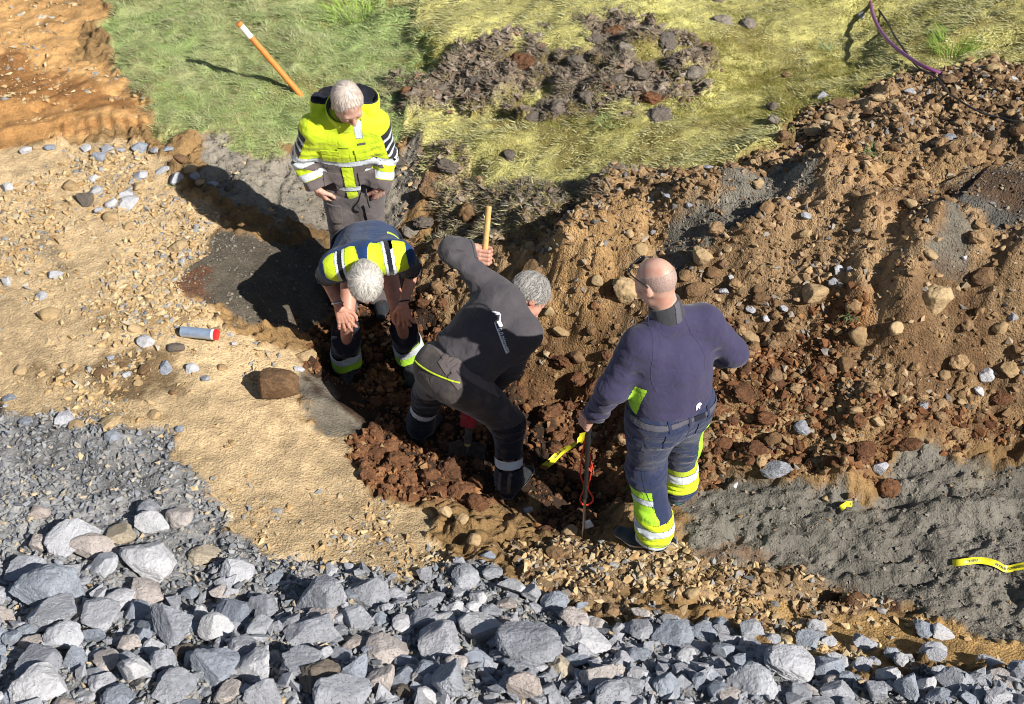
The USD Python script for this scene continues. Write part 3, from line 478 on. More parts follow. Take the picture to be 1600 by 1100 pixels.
STONY = sum(zone(q, .10, 0) for q in ([(100,240),(330,240),(360,330),(300,440),(180,330)], [(150,420),(300,400),(400,500),(380,640),(200,640),(60,600),(180,540)], [(0,600),(240,640),(300,690),(150,650),(0,640)], [(560,790),(700,800),(760,880),(620,910),(520,890)], [(0,240),(60,250),(80,480),(0,500)]))
STONY = np.where(Z['sand'] > .3, .26 + 1.6 * STONY, 1)
def scatter(name, n, zones, mat, smin, smax, seed, label, power=2.2, sink=.35, protos=7, avoid=.6, flat=(.55, .95), lumpy=False):
    """Loose stones nobody could count, strewn where these zones are, denser where their weight is higher."""
    r = np.random.default_rng(seed)
    wgt = np.clip(sum(k * Z[z] for z, k in zones), 0, 1) * view
    if green is not None: wgt = wgt * (1 - .97 * np.clip(green, 0, 1)) if "moss" not in dict(zones) and "lava" not in dict(zones) else wgt
    patch = np.clip((.9 if name == 'gravel' else (.3 if name == 'pebbles' else .55)) + .8 * grid_noise(.38, seed + 3) + .4 * grid_noise(.12, seed + 4), .75 if name == 'gravel' else (.05 if name == 'pebbles' else .35), 1.5)
    w = (wgt * patch * (wgt > .08) * (STONY if name == 'pebbles' else 1)).ravel(); w = w / w.sum()
    idx = r.choice(len(w), n, p=w)
    x, y = GX.ravel()[idx] + r.uniform(-.005, .005, n), GY.ravel()[idx] + r.uniform(-.005, .005, n)
    size = smin * (smax / smin) ** (r.random(n) ** power)
    if avoid and PLACED:
        q = np.array(PLACED); tree = cKDTree(q[:, :2]); d, j = tree.query(np.c_[x, y])
        ok = d > q[j, 2] * avoid
        x, y, size = x[ok], y[ok], size[ok]; n = len(x)
    z = sample(HGT, x, y)
    inst = UsdGeom.PointInstancer.Define(stage, path_of(name))
    tag(inst, label, None, None, "stuff")
    rel = []
    for k in range(protos):
        hull = ConvexHull(np.random.default_rng(seed * 31 + k).normal(size=(14, 3)) * [1, .85, .7])
        pts = hull.points[hull.vertices]; pts /= np.abs(pts).max()
        mm = trimesh.convex.convex_hull(pts)
        if lumpy:
            mm = trimesh.creation.icosphere(subdivisions=2); vv = mm.vertices
            mm.vertices = vv * (.72 + .9 * (meshkit.fbm(vv * 1.6 + seed + 9 * k, 3, k) - .35))[:, None]; mm.vertices /= np.abs(mm.vertices).max()
        m = usdkit.mesh(stage, f"{inst.GetPath()}/stone_{k + 1:03d}", mm, mat, False); rel.append(m.GetPath())
    inst.CreatePrototypesRel().SetTargets(rel)
    inst.CreateProtoIndicesAttr(Vt.IntArray.FromNumpy(r.integers(0, protos, n).astype(np.int32)))
    sc = np.c_[size, size * r.uniform(.7, 1, n), size * r.uniform(flat[0], flat[1], n)] * .5
    inst.CreatePositionsAttr(Vt.Vec3fArray.FromNumpy(np.c_[x, y, z + sc[:, 2] * (1 - 2 * sink)].astype(np.float32)))
    inst.CreateScalesAttr(Vt.Vec3fArray.FromNumpy(sc.astype(np.float32)))
    ax = np.c_[r.normal(0, .25, n), r.normal(0, .25, n), np.ones(n)]; ax /= np.linalg.norm(ax, axis=1, keepdims=True)
    an = r.uniform(0, 2 * math.pi, n); qv = ax * np.sin(an / 2)[:, None]; qw = np.cos(an / 2)
    inst.CreateOrientationsAttr(Vt.QuathArray([Gf.Quath(float(a), float(b), float(c), float(d)) for a, b, c, d in np.c_[qw, qv]]))
    return inst
scatter("gravel", 25000, [("gravel", 1.0)], M["gravelmix"], .010, .055, 61, "blue-grey crushed gravel at the left and between the bank rocks", 1.7, .24, avoid=.5, flat=(.6, 1.0))
scatter("pebbles", 14000, [("sand", .5), ("greysand", .12), ("brownflat", 1.0), ("tan2", .9), ("clay", .12)], M["tanmix"], .010, .065, 62, "tan pebbles and small stones strewn over the sand", 2.2)
scatter("soil_crumbs", 21000, [("heap", 1.0), ("brownflat", .9), ("rust", -.3), ("ash1", -.8), ("ash2", -.85), ("ash3", -.85), ("buff2", -.5), ("turfedge", .5)], M["soilmix"], .010, .075, 63, "loose stones and crumbs of brown earth over the heap", 2.6)
scatter("earth_crumbs", 10000, [("rust", 1.0), ("pit", .9), ("red", 1.0), ("darksand2", -.9)], M["rustmix"], .012, .08, 64, "crumbled rust-brown earth in and around the pit", 1.9)
scatter("lava_rubble", 2600, [("lava", 1.0), ("turfedge", .45)], M["lavamix"], .02, .10, 65, "rough grey-brown lava rubble showing through the moss", 1.6)
scatter("ash_crumbs", 9000, [("ash4", 1.0), ("ash1", .6), ("ash2", .7), ("ash3", .6), ("greysand", .6), ("darksand", .5)], M["ashmix"], .006, .034, 66, "small dark crumbs on the black sand", 2.0)

scatter("soil_clods", 1300, [("heap", 1.0), ("ash1", -.7), ("ash2", -.8), ("ash3", -.6), ("brownflat", .3)], M["soilclod"], .025, .12, 67, "clods of brown earth bedded in the heap", 3.0, .38, lumpy=True, avoid=.9)
scatter("rust_clods", 900, [("rust", 1.0), ("red", 1.0), ("pit", .8), ("darksand2", -.9)], M["rustclod"], .025, .11, 68, "rust-brown clods crumbled around the pit", 2.6, .36, lumpy=True, avoid=.9)
scatter("small_rocks", 1500, [("bank", 1.0)], M["grey"], .035, .13, 69, "small grey rocks packed between the big rocks of the bank", 1.6, .25, avoid=.5, flat=(.6, 1.0))

# ------------------------------------------------------------------ moss, grass and plants
def leaf_mat(name, stops, trans=.25, vscale=3.0, rough=.7):
    return usdkit.material(stage, f"/World/Looks/{name}", {
        "o": ("object_info", {}), "g": ("geometry", {}), "n": ("noise_texture", {"scale": vscale, "detail": 3}), "x": ("math", {"math_type": "multiply_add", "value2": .55}), "y": ("math", {"math_type": "multiply_add", "value2": .75, "value3": -.12}),
        "ramp": ("rgb_ramp", {"ramp": stops}), "d": ("principled_bsdf", {"roughness": rough, "specular_ior_level": .25}), "t": ("translucent_bsdf", {}), "m": ("mix_closure", {"fac": trans})},
        [("o.random", "x.value1"), ("g.position", "n.vector"), ("n.fac", "y.value1"), ("y.value", "x.value3"), ("x.value", "ramp.fac"), ("ramp.color", "d.base_color"), ("ramp.color", "t.color"), ("d.BSDF", "m.closure1"), ("t.BSDF", "m.closure2")], surface="m.closure")
M["mosstuft"] = leaf_mat("woolly_moss", [(0, C(150,144,84)), (.35, C(210,204,136)), (.7, C(236,231,172)), (1, C(246,242,198))], .2)
M["olivetuft"] = leaf_mat("crowberry", [(0, C(112,112,52)), (.5, C(154,150,72)), (.8, C(180,172,86)), (1, C(150,122,76))], .2)
M["grassblade"] = leaf_mat("grass_blades", [(0, C(138,166,94)), (.35, C(184,204,132)), (.65, C(214,222,162)), (1, C(236,232,190))], .35, 2.2)
M["strawblade"] = leaf_mat("dry_grass", [(0, C(170,156,106)), (.5, C(208,198,142)), (1, C(230,220,178))], .3, 2.2)
M["heathtuft"] = leaf_mat("dead_heath", [(0, C(108,96,84)), (.5, C(152,138,120)), (.8, C(174,162,142)), (1, C(130,102,78))], .15)
M["brightblade"] = leaf_mat("fresh_grass", [(0, C(140,178,70)), (.5, C(180,214,100)), (1, C(210,230,136))], .35)
M["bluegreen"] = leaf_mat("grey_green_leaves", [(0, C(96,128,80)), (.5, C(136,160,108)), (1, C(168,186,140))], .3)

def tuft(seed, n, length, spread, width, lean=(0, 0), up=1.0, segs=2):
    """A tuft of bent tapering blades rooted around the origin."""
    r = np.random.default_rng(seed); V, F = [], []
    for _ in range(n):
        a, d = r.uniform(0, 2 * math.pi), spread * math.sqrt(r.random())
        root = np.array([d * math.cos(a), d * math.sin(a), -.006])
        L = length * r.uniform(.55, 1.15); b = r.uniform(0, 2 * math.pi)
        out = np.array([math.cos(a) * .5 + lean[0] + r.normal(0, .35), math.sin(a) * .5 + lean[1] + r.normal(0, .35), 0])
        side = np.array([math.cos(b), math.sin(b), 0]) * width / 2
        k = len(V)
        for s in range(segs):
            t = s / segs
            c = root + np.array([0, 0, up]) * L * (t - .35 * t * t) + out * L * t * (.35 + .65 * t)
            V += [c - side * (1 - .55 * t), c + side * (1 - .55 * t)]
        V.append(root + np.array([0, 0, up]) * L * .65 + out * L)
        for s in range(segs - 1):
            i = k + 2 * s; F += [[i, i + 1, i + 3], [i, i + 3, i + 2]]
        i = k + 2 * (segs - 1); F.append([i, i + 1, i + 2])
    return np.array(V), np.array(F)

def strew(name, n, weight, mat, protos, smin, smax, seed, label, sinkz=0.0):
    r = np.random.default_rng(seed)
    w = np.clip(weight * view * (GY > 4.5), 0, None); w = np.where(w > .03, w, 0).ravel(); w /= w.sum()
    idx = r.choice(len(w), n, p=w)
    x, y = GX.ravel()[idx] + r.uniform(-.005, .005, n), GY.ravel()[idx] + r.uniform(-.005, .005, n)
    inst = UsdGeom.PointInstancer.Define(stage, path_of(name)); tag(inst, label, None, None, "stuff")
    rel = []
    for k, m in enumerate(protos):
        q = usdkit.mesh(stage, f"{inst.GetPath()}/tuft_{k + 1:03d}", m, mat, False); rel.append(q.GetPath())
    inst.CreatePrototypesRel().SetTargets(rel)
    inst.CreateProtoIndicesAttr(Vt.IntArray.FromNumpy(r.integers(0, len(protos), n).astype(np.int32)))
    inst.CreatePositionsAttr(Vt.Vec3fArray.FromNumpy(np.c_[x, y, sample(HGT, x, y) - sinkz].astype(np.float32)))
    s = r.uniform(smin, smax, n); inst.CreateScalesAttr(Vt.Vec3fArray.FromNumpy(np.c_[s, s, s * r.uniform(.8, 1.2, n)].astype(np.float32)))
    N = np.c_[sample(NRM[..., 0], x, y), sample(NRM[..., 1], x, y)] * .5
    a = r.normal(0, .5, n)
    qz, qw = np.sin(a / 2), np.cos(a / 2)
    qq = np.c_[qw, -N[:, 1] * .5, N[:, 0] * .5, qz]; qq /= np.linalg.norm(qq, axis=1, keepdims=True)
    inst.CreateOrientationsAttr(Vt.QuathArray([Gf.Quath(*q) for q in qq.tolist()]))
nomoss = 1 - np.clip(Z["lava"] * 1.2, 0, 1)
nclear = 1 - .85 * np.clip(Z["clay"] + Z["greysand"], 0, 1)
olive = np.clip(grid_noise(.4, 71, 1.6) * .7 + grid_noise(.15, 72) * .5 - .22, 0, 1)
strew("moss_tufts", 26000, Z["moss"] * nomoss * (1 - .8 * olive) * (1 - .5 * Z["turfedge"]), M["mosstuft"], [tuft(100 + k, 10, .032, .024, .0078, (-.45, -.1), .6, 1) for k in range(5)], .7, 1.5, 73, "pale yellow-green woolly moss growing in cushions behind the men")
strew("crowberry_tufts", 9000, (Z["moss"] * nomoss + .8 * Z["grass"]) * olive + .35 * Z["turfedge"], M["olivetuft"], [tuft(110 + k, 14, .034, .026, .0065, (0, 0), .8, 1) for k in range(4)], .7, 1.4, 74, "darker olive crowberry patches among the pale moss")
strew("grass", 6000, Z["grass"] * nclear * (1 - .5 * olive), M["grassblade"], [tuft(120 + k, 12, .055, .035, .0052, (-.5, .05), .6, 2) for k in range(5)], .6, 1.4, 75, "green grass leaning over beside the clay at the upper left")
strew("dry_grass", 6000, Z["grass"] * nclear * np.clip(.5 + .7 * grid_noise(.3, 77), .1, 1) + .25 * Z["turfedge"] + .08 * Z["moss"], M["strawblade"], [tuft(130 + k, 10, .050, .035, .0045, (-.5, -.1), .45, 2) for k in range(4)], .6, 1.4, 76, "dry straw-coloured grass mixed through the green turf")
strew("dead_heath", 7000, Z["lava"] * .9 + Z["turfedge"] * .8 + .25 * np.clip(Z["grass"] * (Z["clay"] + Z["greysand"]) * 4, 0, 1), M["heathtuft"], [tuft(140 + k, 13, .035, .03, .006, (0, 0), .7, 1) for k in range(4)], .7, 1.5, 78, "grey-brown dead heath clinging to the lava and torn turf edge")

def plant(name, px, py, mesh, mat, label, cat="plant"):
    p = hit(px, py)
    pr = obj(name, mesh, mat); UsdGeom.Xformable(pr).AddTranslateOp().Set(Gf.Vec3d(*p.tolist()))
    return tag(pr, label, cat)
plant("grass_clump", 1488, 78, tuft(201, 220, .17, .16, .006, (-.1, 0), 1.0, 3), M["brightblade"], "bright green grass clump under the right end of the purple hose", "grass clump")
plant("weed", 1370, 240, tuft(202, 60, .07, .06, .008, (.1, 0), .6, 2), M["bluegreen"], "small grey-green weed growing on the brown heap below the purple hose", "weed")
plant("weed", 1328, 492, tuft(203, 40, .07, .03, .010, (.1, -.3), .5, 2), M["bluegreen"], "drooping green weed hanging from the orange earth slab on the heap", "weed")
plant("grass_tuft", 268, 292, tuft(204, 24, .06, .02, .006, (0, 0), .8, 2), M["bluegreen"], "tiny grass tuft among pale stones left of the yellow-jacketed man", "grass tuft")
plant("leafy_plant", 1305, 78, tuft(205, 60, .06, .10, .012, (0, 0), .8, 2), M["bluegreen"], "low silvery-green leafy plant in the moss left of the purple hose", "plant")
plant("grass_clump", 955, 190, tuft(206, 90, .08, .09, .006, (-.2, 0), .8, 2), M["grassblade"], "dark green grass clump in the moss just below the lava", "grass clump")
plant("grass_clump", 545, 20, tuft(207, 200, .14, .20, .007, (-.3, 0), .9, 3), M["brightblade"], "lush green grass clump at the hollow on the top edge", "grass clump")

# ------------------------------------------------------------------ people: implicit shapes turned into meshes
V3 = lambda *a: np.array(a, float)
def unit(v): v = np.asarray(v, float); return v / np.linalg.norm(v)
def cone(p, a, b, ra, rb):
    """Distance to a tapered capsule."""
    ab = b - a; t = np.clip((p - a) @ ab / (ab @ ab + 1e-12), 0, 1)
    d = p - a - t[:, None] * ab
    return np.sqrt(np.einsum("ij,ij->i", d, d)) - (ra + (rb - ra) * t)
def smin(a, b, k):
    h = np.maximum(k - np.abs(a - b), 0) / k
    return np.minimum(a, b) - h * h * k * .25
def ell(p, c, R, rad):
    """Distance (about) to an ellipsoid; rows of R are its axes."""
    q = (p - c) @ np.asarray(R).T
    k0 = np.linalg.norm(q / rad, axis=1); k1 = np.linalg.norm(q / np.square(rad), axis=1)
    return k0 * (k0 - 1) / np.maximum(k1, 1e-9)
def bones(p, bs, k):
    d = None
    for b in bs:
        e = cone(p, *b) if len(b) == 4 else b[0](p)
        d = e if d is None else smin(d, e, k)
    return d
def t_of(p, a, b): ab = b - a; return (p - a) @ ab / (ab @ ab)
def axis_d(p, a, b): return cone(p, a, b, 0, 0)

def surface(f, lo, hi, h):
    """A closed mesh of f = 0 by surface nets, evaluated near the surface only."""
    lo, hi = np.asarray(lo, float), np.asarray(hi, float)
    n = np.ceil((hi - lo) / h).astype(int) + 1
    n = ((n + 3) // 4) * 4 + 1
    cn = (n - 1) // 4 + 1
    ax = [lo[i] + h * 4 * np.arange(cn[i]) for i in range(3)]
    cg = np.stack(np.meshgrid(*ax, indexing="ij"), -1).reshape(-1, 3)
    cv = f(cg).reshape(cn)
    near = np.abs(cv) < h * 4 * 1.9 + .02
    near = ndimage.binary_dilation(near, iterations=1)
    fine = np.repeat(np.repeat(np.repeat(near, 4, 0), 4, 1), 4, 2)[2:, 2:, 2:][:n[0], :n[1], :n[2]]
    full = ndimage.zoom(cv, n / np.array(cv.shape), order=0)
    full = np.where(full > 0, 1.0, -1.0)
    pad = np.zeros(n, bool); s = fine.shape; pad[:s[0], :s[1], :s[2]] = fine
    idx = np.argwhere(pad)
    full[pad] = f(lo + idx * h)
    full[[0, -1]] = np.abs(full[[0, -1]]); full[:, [0, -1]] = np.abs(full[:, [0, -1]]); full[:, :, [0, -1]] = np.abs(full[:, :, [0, -1]])
    sg = full < 0
    m = tuple(k - 1 for k in n)
    cnt = np.zeros(m, int); acc = np.zeros(m + (3,))
    def corner(a, dx, dy, dz): return a[dx:dx + m[0], dy:dy + m[1], dz:dz + m[2]]
    for (o1, o2, axi) in [((x, y, z), (x + (k == 0), y + (k == 1), z + (k == 2)), k) for k in range(3) for x in range(2 - (k == 0)) for y in range(2 - (k == 1)) for z in range(2 - (k == 2))]:
        a, b = corner(full, *o1), corner(full, *o2)
        cr = (a < 0) != (b < 0)
        t = np.where(cr, a / np.where(a == b, 1, a - b), 0)
        cnt += cr
        for q in range(3):
            acc[..., q] += np.where(cr, o1[q] + (t if q == axi else 0), 0)
    cell = cnt > 0
    ids = -np.ones(m, int); ids[cell] = np.arange(cell.sum())
    verts = lo + h * (np.argwhere(cell) + acc[cell] / cnt[cell][:, None])
    F = []
    for k in range(3):
        o = [0, 0, 0]; o[k] = 1
        a = sg[tuple(slice(0, n[i] - o[i]) for i in range(3))]; b = sg[tuple(slice(o[i], n[i]) for i in range(3))]
        e = np.argwhere(a != b)
        u, w = (k + 1) % 3, (k + 2) % 3
        ok = (e[:, u] > 0) & (e[:, w] > 0) & (e[:, u] < n[u] - 1) & (e[:, w] < n[w] - 1)
        e = e[ok]; flip = ~sg[tuple(e.T)]
        c = []
        for du, dw in ((0, 0), (1, 0), (1, 1), (0, 1)):
            g = e.copy(); g[:, u] -= du; g[:, w] -= dw; c.append(ids[tuple(g.T)])
        q = np.stack(c, 1)
        q[flip] = q[flip][:, ::-1]
        F += [q[:, [0, 1, 2]], q[:, [0, 2, 3]]]
    F = np.vstack(F); F = F[(F >= 0).all(1)]
    mesh = trimesh.Trimesh(verts, F, process=False)
    if mesh.volume < 0: mesh.invert()
    return np.array(mesh.vertices), np.array(mesh.faces)

def clip(v, f, s, extra=None):
    """The part of a mesh where the vertex values s are positive, cut cleanly along s = 0. extra: per-vertex rows carried along."""
    pos = s > 0; n = pos[f].sum(1)
    out = [f[n == 3]]; nv = [v]; ne = [extra] if extra is not None else None; base = len(v)
    for want in (1, 2):
        g = f[n == want]
        if not len(g): continue
        odd = pos[g] if want == 1 else ~pos[g]
        k = odd.argmax(1); g = np.stack([g[np.arange(len(g)), (k + j) % 3] for j in range(3)], 1)
        def cut(i, j):
            t = (s[i] / (s[i] - s[j]))[:, None]; 
            if ne is not None: ne.append(extra[i] + (extra[j] - extra[i]) * t)
            return v[i] + (v[j] - v[i]) * t
        p1, p2 = cut(g[:, 0], g[:, 1]), cut(g[:, 0], g[:, 2])
        i1 = base + np.arange(len(g)); i2 = i1 + len(g); base += 2 * len(g); nv += [p1, p2]
        if want == 1: out.append(np.stack([g[:, 0], i1, i2], 1))
        else: out += [np.stack([i1, g[:, 1], g[:, 2]], 1), np.stack([i1, g[:, 2], i2], 1)]
    f2 = np.vstack(out); v2 = np.vstack(nv)
    used, inv = np.unique(f2, return_inverse=True)
    e2 = np.vstack(ne)[used] if ne is not None else None
    return v2[used], inv.reshape(-1, 3), e2

def normals(v, f):
    n = np.zeros_like(v); c = np.cross(v[f[:, 1]] - v[f[:, 0]], v[f[:, 2]] - v[f[:, 0]])
    for k in range(3): np.add.at(n, f[:, k], c)
    return n / np.maximum(np.linalg.norm(n, axis=1, keepdims=True), 1e-12)

def obj_n(name, v, f, n, mat, parent):
    p = obj(name, (v, f), mat, parent)
    m = UsdGeom.Mesh(p); m.CreateNormalsAttr(Vt.Vec3fArray.FromNumpy(np.asarray(n, np.float32))); m.SetNormalsInterpolation("vertex")
    return p

def panels(name, mesh, base_mat, cuts, parent, min_faces=6):
    """The garment as a part, and its differently coloured panels as sub-parts cut out of it. cuts: (name, material, field(points), raise)."""
    v, f = mesh; n = normals(v, f); pieces = []
    for nm, mat, field, raise_ in cuts:
        s = field(v); s = np.where(np.abs(s) < 1e-7, 1e-7, s)
        if (s > 0).sum() < 3: continue
        pv, pf, pn = clip(v, f, s, n)
        v, f, n = clip(v, f, -s, n)
        for cc in trimesh.graph.connected_components(trimesh.graph.face_adjacency(pf), nodes=np.arange(len(pf)), min_len=max(min_faces, len(pf) // 25)):
            used, inv = np.unique(pf[cc], return_inverse=True)
            pieces.append((nm, pv[used] + raise_ * pn[used], inv.reshape(-1, 3), pn[used], mat))
    base = obj_n(name, v, f, n, base_mat, parent)
    for nm, pv, pf, pn, mat in pieces: obj_n(nm, pv, pf, pn, mat, base)
    return base

def folds(p, amp, freq, seed, stretch=(1, 1, 1)):
    q = p * np.asarray(stretch) * freq
    a = meshkit.noise(q + seed * 3.1, seed); b = meshkit.noise(q * 2.3 + 7, seed + 1)
    return amp * ((1 - np.abs(2 * a - 1) * 1.6) + .45 * (1 - np.abs(2 * b - 1) * 1.6))

def crease(p, amp, seed, f=(9, 9, 38)):
    q = p * np.asarray(f, float); a = meshkit.noise(q + seed * 5.3, seed + 11)
    return amp * np.clip(1 - np.abs(2 * a - 1) * 2.2, -.6, 1)

def bounds(bs, pad=.06):
    pts = np.array([x for b in bs for x in b[:2]]); r = max(max(b[2:]) for b in bs)
    return pts.min(0) - r - pad, pts.max(0) + r + pad

def cloth(name, col, bump=.25, scale=900, rough=.85, sheen=.25, contrast=.10, dirt=0.0, dirtcol=(.25, .18, .11)):
    return usdkit.material(stage, f"/World/Looks/{name}", {
        "g": ("geometry", {}), "n": ("noise_texture", {"scale": scale, "detail": 2}), "n2": ("noise_texture", {"scale": 14, "detail": 5, "roughness": .6}), "n3": ("noise_texture", {"scale": 60, "detail": 3}),
        "r": ("map_range", {"from_min": .3, "from_max": .7, "to_min": 1 - contrast, "to_max": 1 + contrast}), "c": ("combine_color", {}), "m": ("mix", {"mix_type": "multiply", "fac": 1.0, "color1": tuple(col)}),
        "dr": ("map_range", {"from_min": .52, "from_max": .8, "to_min": 0.0, "to_max": dirt, "clamp": True}), "dm": ("mix", {"color2": dirtcol}),
        "wn": ("noise_texture", {"scale": 17, "detail": 2, "roughness": .4, "distortion": .8}), "wa": ("math", {"math_type": "subtract", "value2": .5}), "wb": ("math", {"math_type": "absolute"}), "b2": ("bump", {"strength": .32, "distance": .03}), "h": ("math", {"math_type": "multiply_add", "value2": .3}), "b": ("bump", {"strength": bump, "distance": .003}), "p": ("principled_bsdf", {"roughness": rough, "sheen_weight": sheen, "sheen_roughness": .5, "specular_ior_level": .2})},
        [("g.position", "n.vector"), ("g.position", "n2.vector"), ("g.position", "n3.vector"), ("n2.fac", "r.value"), ("r.result", "c.r"), ("r.result", "c.g"), ("r.result", "c.b"), ("c.color", "m.color2"), ("m.color", "dm.color1"), ("n2.fac", "dr.value"), ("dr.result", "dm.fac"), ("dm.color", "p.base_color"),
         ("n.fac", "h.value1"), ("n3.fac", "h.value3"), ("h.value", "b.height"), ("g.position", "wn.vector"), ("wn.fac", "wa.value1"), ("wa.value", "wb.value1"), ("wb.value", "b2.height"), ("b2.normal", "b.normal"), ("b.normal", "p.normal")], surface="p.BSDF")
M["hivis"] = cloth("hi_vis_yellow", (.52, .66, .02), .2, 700, .7, .1, .07, .12)
M["hivis2"] = cloth("hi_vis_lime", (.34, .62, .03), .2, 700, .7, .1, .07)
M["silver"] = cloth("reflective_silver", (.52, .56, .58), .1, 1200, .45, 0, .05)
M["greyjacket"] = cloth("warm_grey_twill", C(112,102,100), .3, 900, .85, .2, .12, .15)
M["greytrouser"] = cloth("grey_work_trousers", C(104,96,96), .3, 900, .85, .2, .14, .35)
M["charcoal"] = cloth("charcoal_fleece", C(84,80,84), .3, 1100, .9, .12, .10, .05)
M["navytee"] = cloth("navy_cotton", C(34,66,116), .2, 1200, .85, .08, .10)
M["navydark"] = cloth("dark_navy_cotton", C(26,30,44), .25, 1000, .85, .2, .12, .25)
M["sweater"] = cloth("navy_sweater", C(66,62,92), .3, 1200, .9, .15, .08)
M["navytrouser"] = cloth("navy_work_trousers", C(44,54,86), .3, 900, .8, .2, .12, .15)
M["blackcloth"] = cloth("black_cloth", (.012, .013, .016), .2, 900, .8, .2, .1, .2)
M["beltgrey"] = cloth("grey_belt", C(96,94,104), .2, 1200, .7, .1)
M["shoe_black"] = cloth("black_shoe", (.016, .018, .022), .3, 500, .7, .1, .15, .35)
M["shoe_grey"] = cloth("grey_green_shoe", C(58,72,80), .4, 500, .7, .1, .2, .1)
M["sole_white"] = cloth("white_sole", (.62, .58, .52), .1, 300, .6, 0, .06, .3)
M["sole_dark"] = cloth("dark_sole", (.03, .03, .032), .2, 300, .7, 0, .1, .5)
M["redglove"] = cloth("red_glove", (.36, .03, .045), .3, 500, .7, .1, .15, .2)
def skin_mat(name, col):
    return usdkit.material(stage, f"/World/Looks/{name}", {"g": ("geometry", {}), "n": ("noise_texture", {"scale": 60, "detail": 5}), "n2": ("noise_texture", {"scale": 16, "detail": 2}), "ramp": ("rgb_ramp", {"ramp": [(.3, np.array(col) * [.86, .74, .70]), (.5, np.array(col)), (.72, np.array(col) * [1.08, 1.06, 1.05])]}),
        "b": ("bump", {"strength": .15, "distance": .002}), "p": ("principled_bsdf", {"roughness": .5, "subsurface_weight": .25, "subsurface_scale": .006, "specular_ior_level": .4})},
        [("g.position", "n.vector"), ("g.position", "n2.vector"), ("n2.fac", "ramp.fac"), ("ramp.color", "p.base_color"), ("n.fac", "b.height"), ("b.normal", "p.normal")], surface="p.BSDF")
M["skin"] = skin_mat("skin", C(222,176,156)); M["skin2"] = skin_mat("ruddy_skin", C(210,158,136)); M["skin3"] = skin_mat("tanned_skin", C(196,136,108))
def hair_mat(name, a, b, c):
    return usdkit.material(stage, f"/World/Looks/{name}", {"g": ("geometry", {}), "t": ("attribute", {"attribute": "tint"}), "n": ("noise_texture", {"scale": 1.0, "detail": 3}), "mp": ("mapping", {"scale": (160, 160, 160)}), "ramp": ("rgb_ramp", {"ramp": [(.3, a), (.5, b), (.7, c)]}), "b": ("bump", {"strength": .6, "distance": .004}),
        "p": ("principled_bsdf", {"roughness": .5, "specular_ior_level": .4, "sheen_weight": .2})}, [("g.position", "mp.vector"), ("mp.vector", "n.vector"), ("n.fac", "ramp.fac"), ("ramp.color", "p.base_color"), ("n.fac", "b.height"), ("b.normal", "p.normal")], surface="p.BSDF")
M["hair_white"] = hair_mat("white_hair", C(206,198,186), C(224,218,208), C(236,230,222))
M["hair_grey"] = hair_mat("grey_hair", C(128,122,116), C(160,156,150), C(190,186,180))
M["hair_pale"] = hair_mat("pale_hair", C(206,186,170), C(222,206,192), C(232,220,210))
M["stubble"] = hair_mat("cropped_hair", C(170,142,130), C(186,156,144), C(200,170,158))

def frame(fwd, up):
    f = unit(fwd); u = unit(np.asarray(up, float) - f * (np.asarray(up, float) @ f)); return np.cross(f, u), f, u      # right, forward, up

def head_field(c, fwd, up, s=1.0):
    r, f, u = frame(fwd, up); R = np.array([r, f, u])
    L = lambda x, y, z: c + s * (r * x + f * y + u * z)
    def g(p):
        d = ell(p, L(0, -.012, .028), R, s * np.array([.077, .098, .092]))
        d = smin(d, ell(p, L(0, .030, -.035), R, s * np.array([.060, .066, .082])), s * .035)                  # face and jaw
        d = smin(d, cone(p, L(0, .062, -.098), L(0, .072, -.092), s * .020, s * .018), s * .03)               # chin
        d = smin(d, cone(p, L(-.045, .02, -.075), L(-.012, .062, -.100), s * .022, s * .018), s * .02); d = smin(d, cone(p, L(.045, .02, -.075), L(.012, .062, -.100), s * .022, s * .018), s * .02)
        d = smin(d, cone(p, L(-.035, .078, .020), L(.035, .078, .020), s * .014, s * .014), s * .022)         # brow
        for q in (-1, 1):
            d = -smin(-d, cone(p, L(q * .033, .104, .000), L(q * .036, .100, .000), s * .016, s * .014), s * .014)   # eye sockets
            d = smin(d, cone(p, L(q * .032, .082, .000), L(q * .033, .082, .000), s * .0125, s * .0125), s * .004)   # eyes
            d = smin(d, cone(p, L(q * .043, .070, -.028), L(q * .040, .066, -.045), s * .020, s * .018), s * .03)    # cheeks
            e = ell(p, L(q * .080, -.008, -.005), np.array([unit(r * q * .9 + f * -.35), unit(f + r * q * .35), u]), s * np.array([.010, .020, .034]))
            e = -smin(-e, cone(p, L(q * .094, .000, .004), L(q * .094, .000, -.008), s * .010, s * .008), s * .006)
            d = smin(d, e, s * .008)
        d = smin(d, cone(p, L(0, .096, .004), L(0, .118, -.032), s * .008, s * .0125), s * .012)              # nose
        d = smin(d, cone(p, L(-.014, .106, -.036), L(.014, .106, -.036), s * .008, s * .008), s * .008)
        d = smin(d, cone(p, L(-.018, .090, -.062), L(.018, .090, -.062), s * .009, s * .009), s * .010)        # lips
        d = -smin(-d, cone(p, L(-.022, .104, -.063), L(.022, .104, -.063), s * .0025, s * .0025), s * .004)
        return d
    return g, L, R

